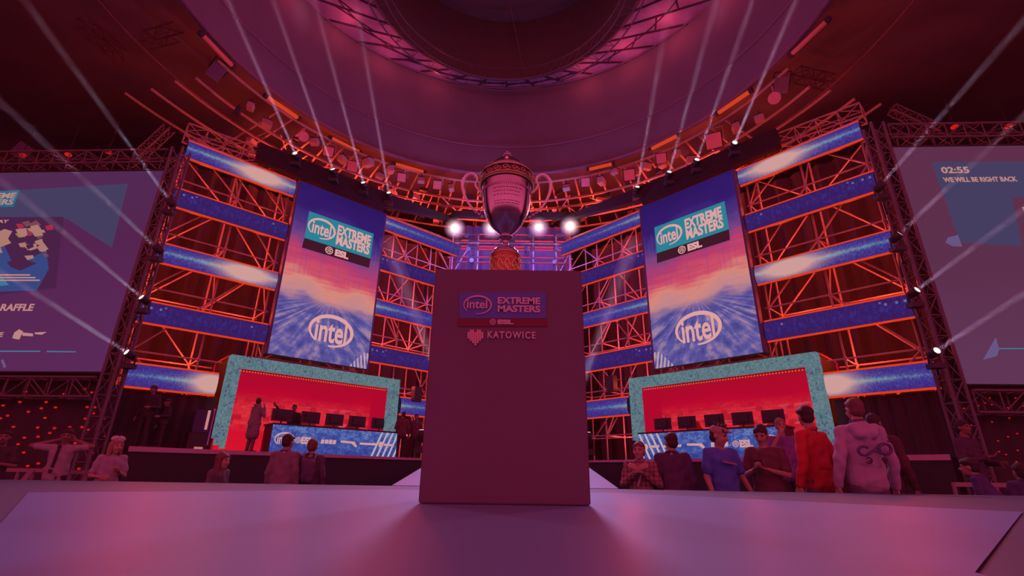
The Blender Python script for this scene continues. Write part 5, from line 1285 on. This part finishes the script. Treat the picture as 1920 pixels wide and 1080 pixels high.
t, d = put_person('child in a blue T-shirt and a light cap, leaning sideways', 1346, 797, 5.35, 15, (((.10, .0, -.28), (.20, -.05, -.52), (-1, 0, 0)), ((.03, .04, -.29), (.02, -.06, -.54), (-1, 0, 0))), C('blue_tee', .09, .15, .55), M_BLK, M_HDARK, hair_style='spiky', head_turn=35, head_pitch=14, seed=16, side_lean=-.10, lean=.1, vox=.009)
cap_ = MB().ball(d['H'](0, .015, .052), Vector((.085, .098, .078)) * d['hs'], 16, 12, d['R']); cap_.cap(d['H'](-.03, -.09, .07), d['H'](.03, -.09, .07), .02 * d['hs']); cap_.cap(d['H'](-.03, -.12, .062), d['H'](.03, -.12, .062), .013 * d['hs'])
remesh(cap_, 'cap', C('cap_cloth', .38, .24, .24), .009, t, 2)
s = d['s']; part('shirt_print', MB().hexa([d['T']((-.10 * s, -.168 * s, 1.28 * s)), d['T']((.09 * s, -.168 * s, 1.25 * s)), d['T']((.09 * s, -.166 * s, 1.275 * s)), d['T']((-.10 * s, -.166 * s, 1.305 * s))], Vector((0, .03, 0))), C('tee_print', .34, .16, .42), t, True)
t, d = put_person('child in a dark T-shirt holding a phone, head bowed', 1424, 797, 5.45, -40, (FRONT, FRONT), C('brown_tee', .15, .065, .085), M_BLK, M_HDARK, head_pitch=22, seed=17, vox=.009)
h = d['pts'][0][2]; part('phone', MB().box((0, h.y - .07, h.z + .03), (.065, .012, .13)), M_EYE, t, True)
put_person('person in a red long-sleeved top with thick dark hair, seen from behind', 1508, 761, 5.4, 205, (DOWNB, DOWNB), C('red_top', .52, .035, .05), M_JEAN, M_HDARK, top_style='jacket', hair_style='thick', head_turn=-30, belly=1.1, seed=18, hem=1.0)
t, d = put_person('person in a white hooded jersey with a curled blue emblem on the back', 1592, 747, 4.95, 176, (DOWNB, DOWN), C('white_jersey', .40, .33, .46), M_JEAN, M_HBR, top_style='hoodie', seed=19, side_lean=-.05, belly=1.05, vox=.009, hem=1.02)
s = d['s']; T = d['T']; yb = .205 * s
def back(x, z): return T((x * s, yb - .35 * x * x * s + (1.22 - z) * -.06 * s, z * s))
M_EMB = C('emblem_blue', .13, .10, .24); M_EMD = C('emblem_dark', .09, .05, .08)
def bi(ix, z): return back(-ix, z)
mb = MB()
mb.path([bi(-.10 + .052 * math.cos(a), 1.205 + .042 * math.sin(a)) for a in [math.radians(40 + 17.5 * i) for i in range(17)]], .0145 * s, 6)
mb.path([bi(.105 + .060 * math.cos(a), 1.225 + .050 * math.sin(a)) for a in [math.radians(22.5 * i) for i in range(17)]], .0155 * s, 6)
mb.path([bi(-.065, 1.175), bi(-.03, 1.20), bi(.0, 1.205), bi(.05, 1.188), bi(.07, 1.182)], .0135 * s, 6)
mb.path([bi(-.01, 1.208), bi(.02, 1.235), bi(.045, 1.262), bi(.075, 1.275)], .012 * s, 6)
part('back_emblem', mb, M_EMB, t, True)
mb = MB(); mb.path([back(.03 + .04 + .030 * math.cos(a), 1.115 + .026 * math.sin(a)) for a in [.9 + i * .33 for i in range(15)]], .008 * s, 5); mb.path([back(.07, 1.11), back(.045, 1.11)], .008 * s, 5); part('back_mark', mb, M_EMD, t, True)
mb = MB(); mb.ball(back(-.085, 1.125), (.03 * s, .012, .024 * s), 12, 8); mb.ball(back(-.085, 1.10), (.015 * s, .012, .018 * s), 10, 8); part('back_mark', mb, M_EMD, t, True)
mb = MB(); S, E_, Hn = d['pts'][1]; c = S.lerp(E_, .25) + Vector((-.03 * s, .055 * s, 0)); mb.path([c + Vector((.022 * s * math.cos(a), 0, .022 * s * math.sin(a))) for a in [.8 + i * .34 for i in range(15)]], .006 * s, 5); part('sleeve_mark', mb, M_EMD, t, True)
mb = MB().path([d['nk'] + Vector((.074 * s * math.sin(a), .07 * s * math.cos(a), .03 * s + .012 * s * math.cos(a))) for a in [2 * PI * i / 16 for i in range(16)]], .010 * s, 6, True); part('collar_trim', mb, M_EMB, t, True)
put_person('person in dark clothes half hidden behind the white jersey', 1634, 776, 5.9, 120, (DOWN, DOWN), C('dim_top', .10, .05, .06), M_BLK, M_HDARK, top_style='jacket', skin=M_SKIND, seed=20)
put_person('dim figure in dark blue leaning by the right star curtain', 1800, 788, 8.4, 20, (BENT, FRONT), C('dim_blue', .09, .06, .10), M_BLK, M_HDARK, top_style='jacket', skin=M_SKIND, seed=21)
put_person('child in a navy jacket bending at the right stage edge, back turned', 1842, 852, 5.3, 215, (DOWN, BENT), C('navy_jacket', .09, .07, .20), M_BLK, M_HDARK, top_style='jacket', hair_style='thick', belly=1.3, seed=22, lean=.3)
put_person('child in dark blue cut off by the right picture edge', 1908, 868, 5.2, 160, (DOWN, DOWN), C('dusk_jacket', .08, .07, .16), M_BLK, M_HDARK, top_style='jacket', seed=23)
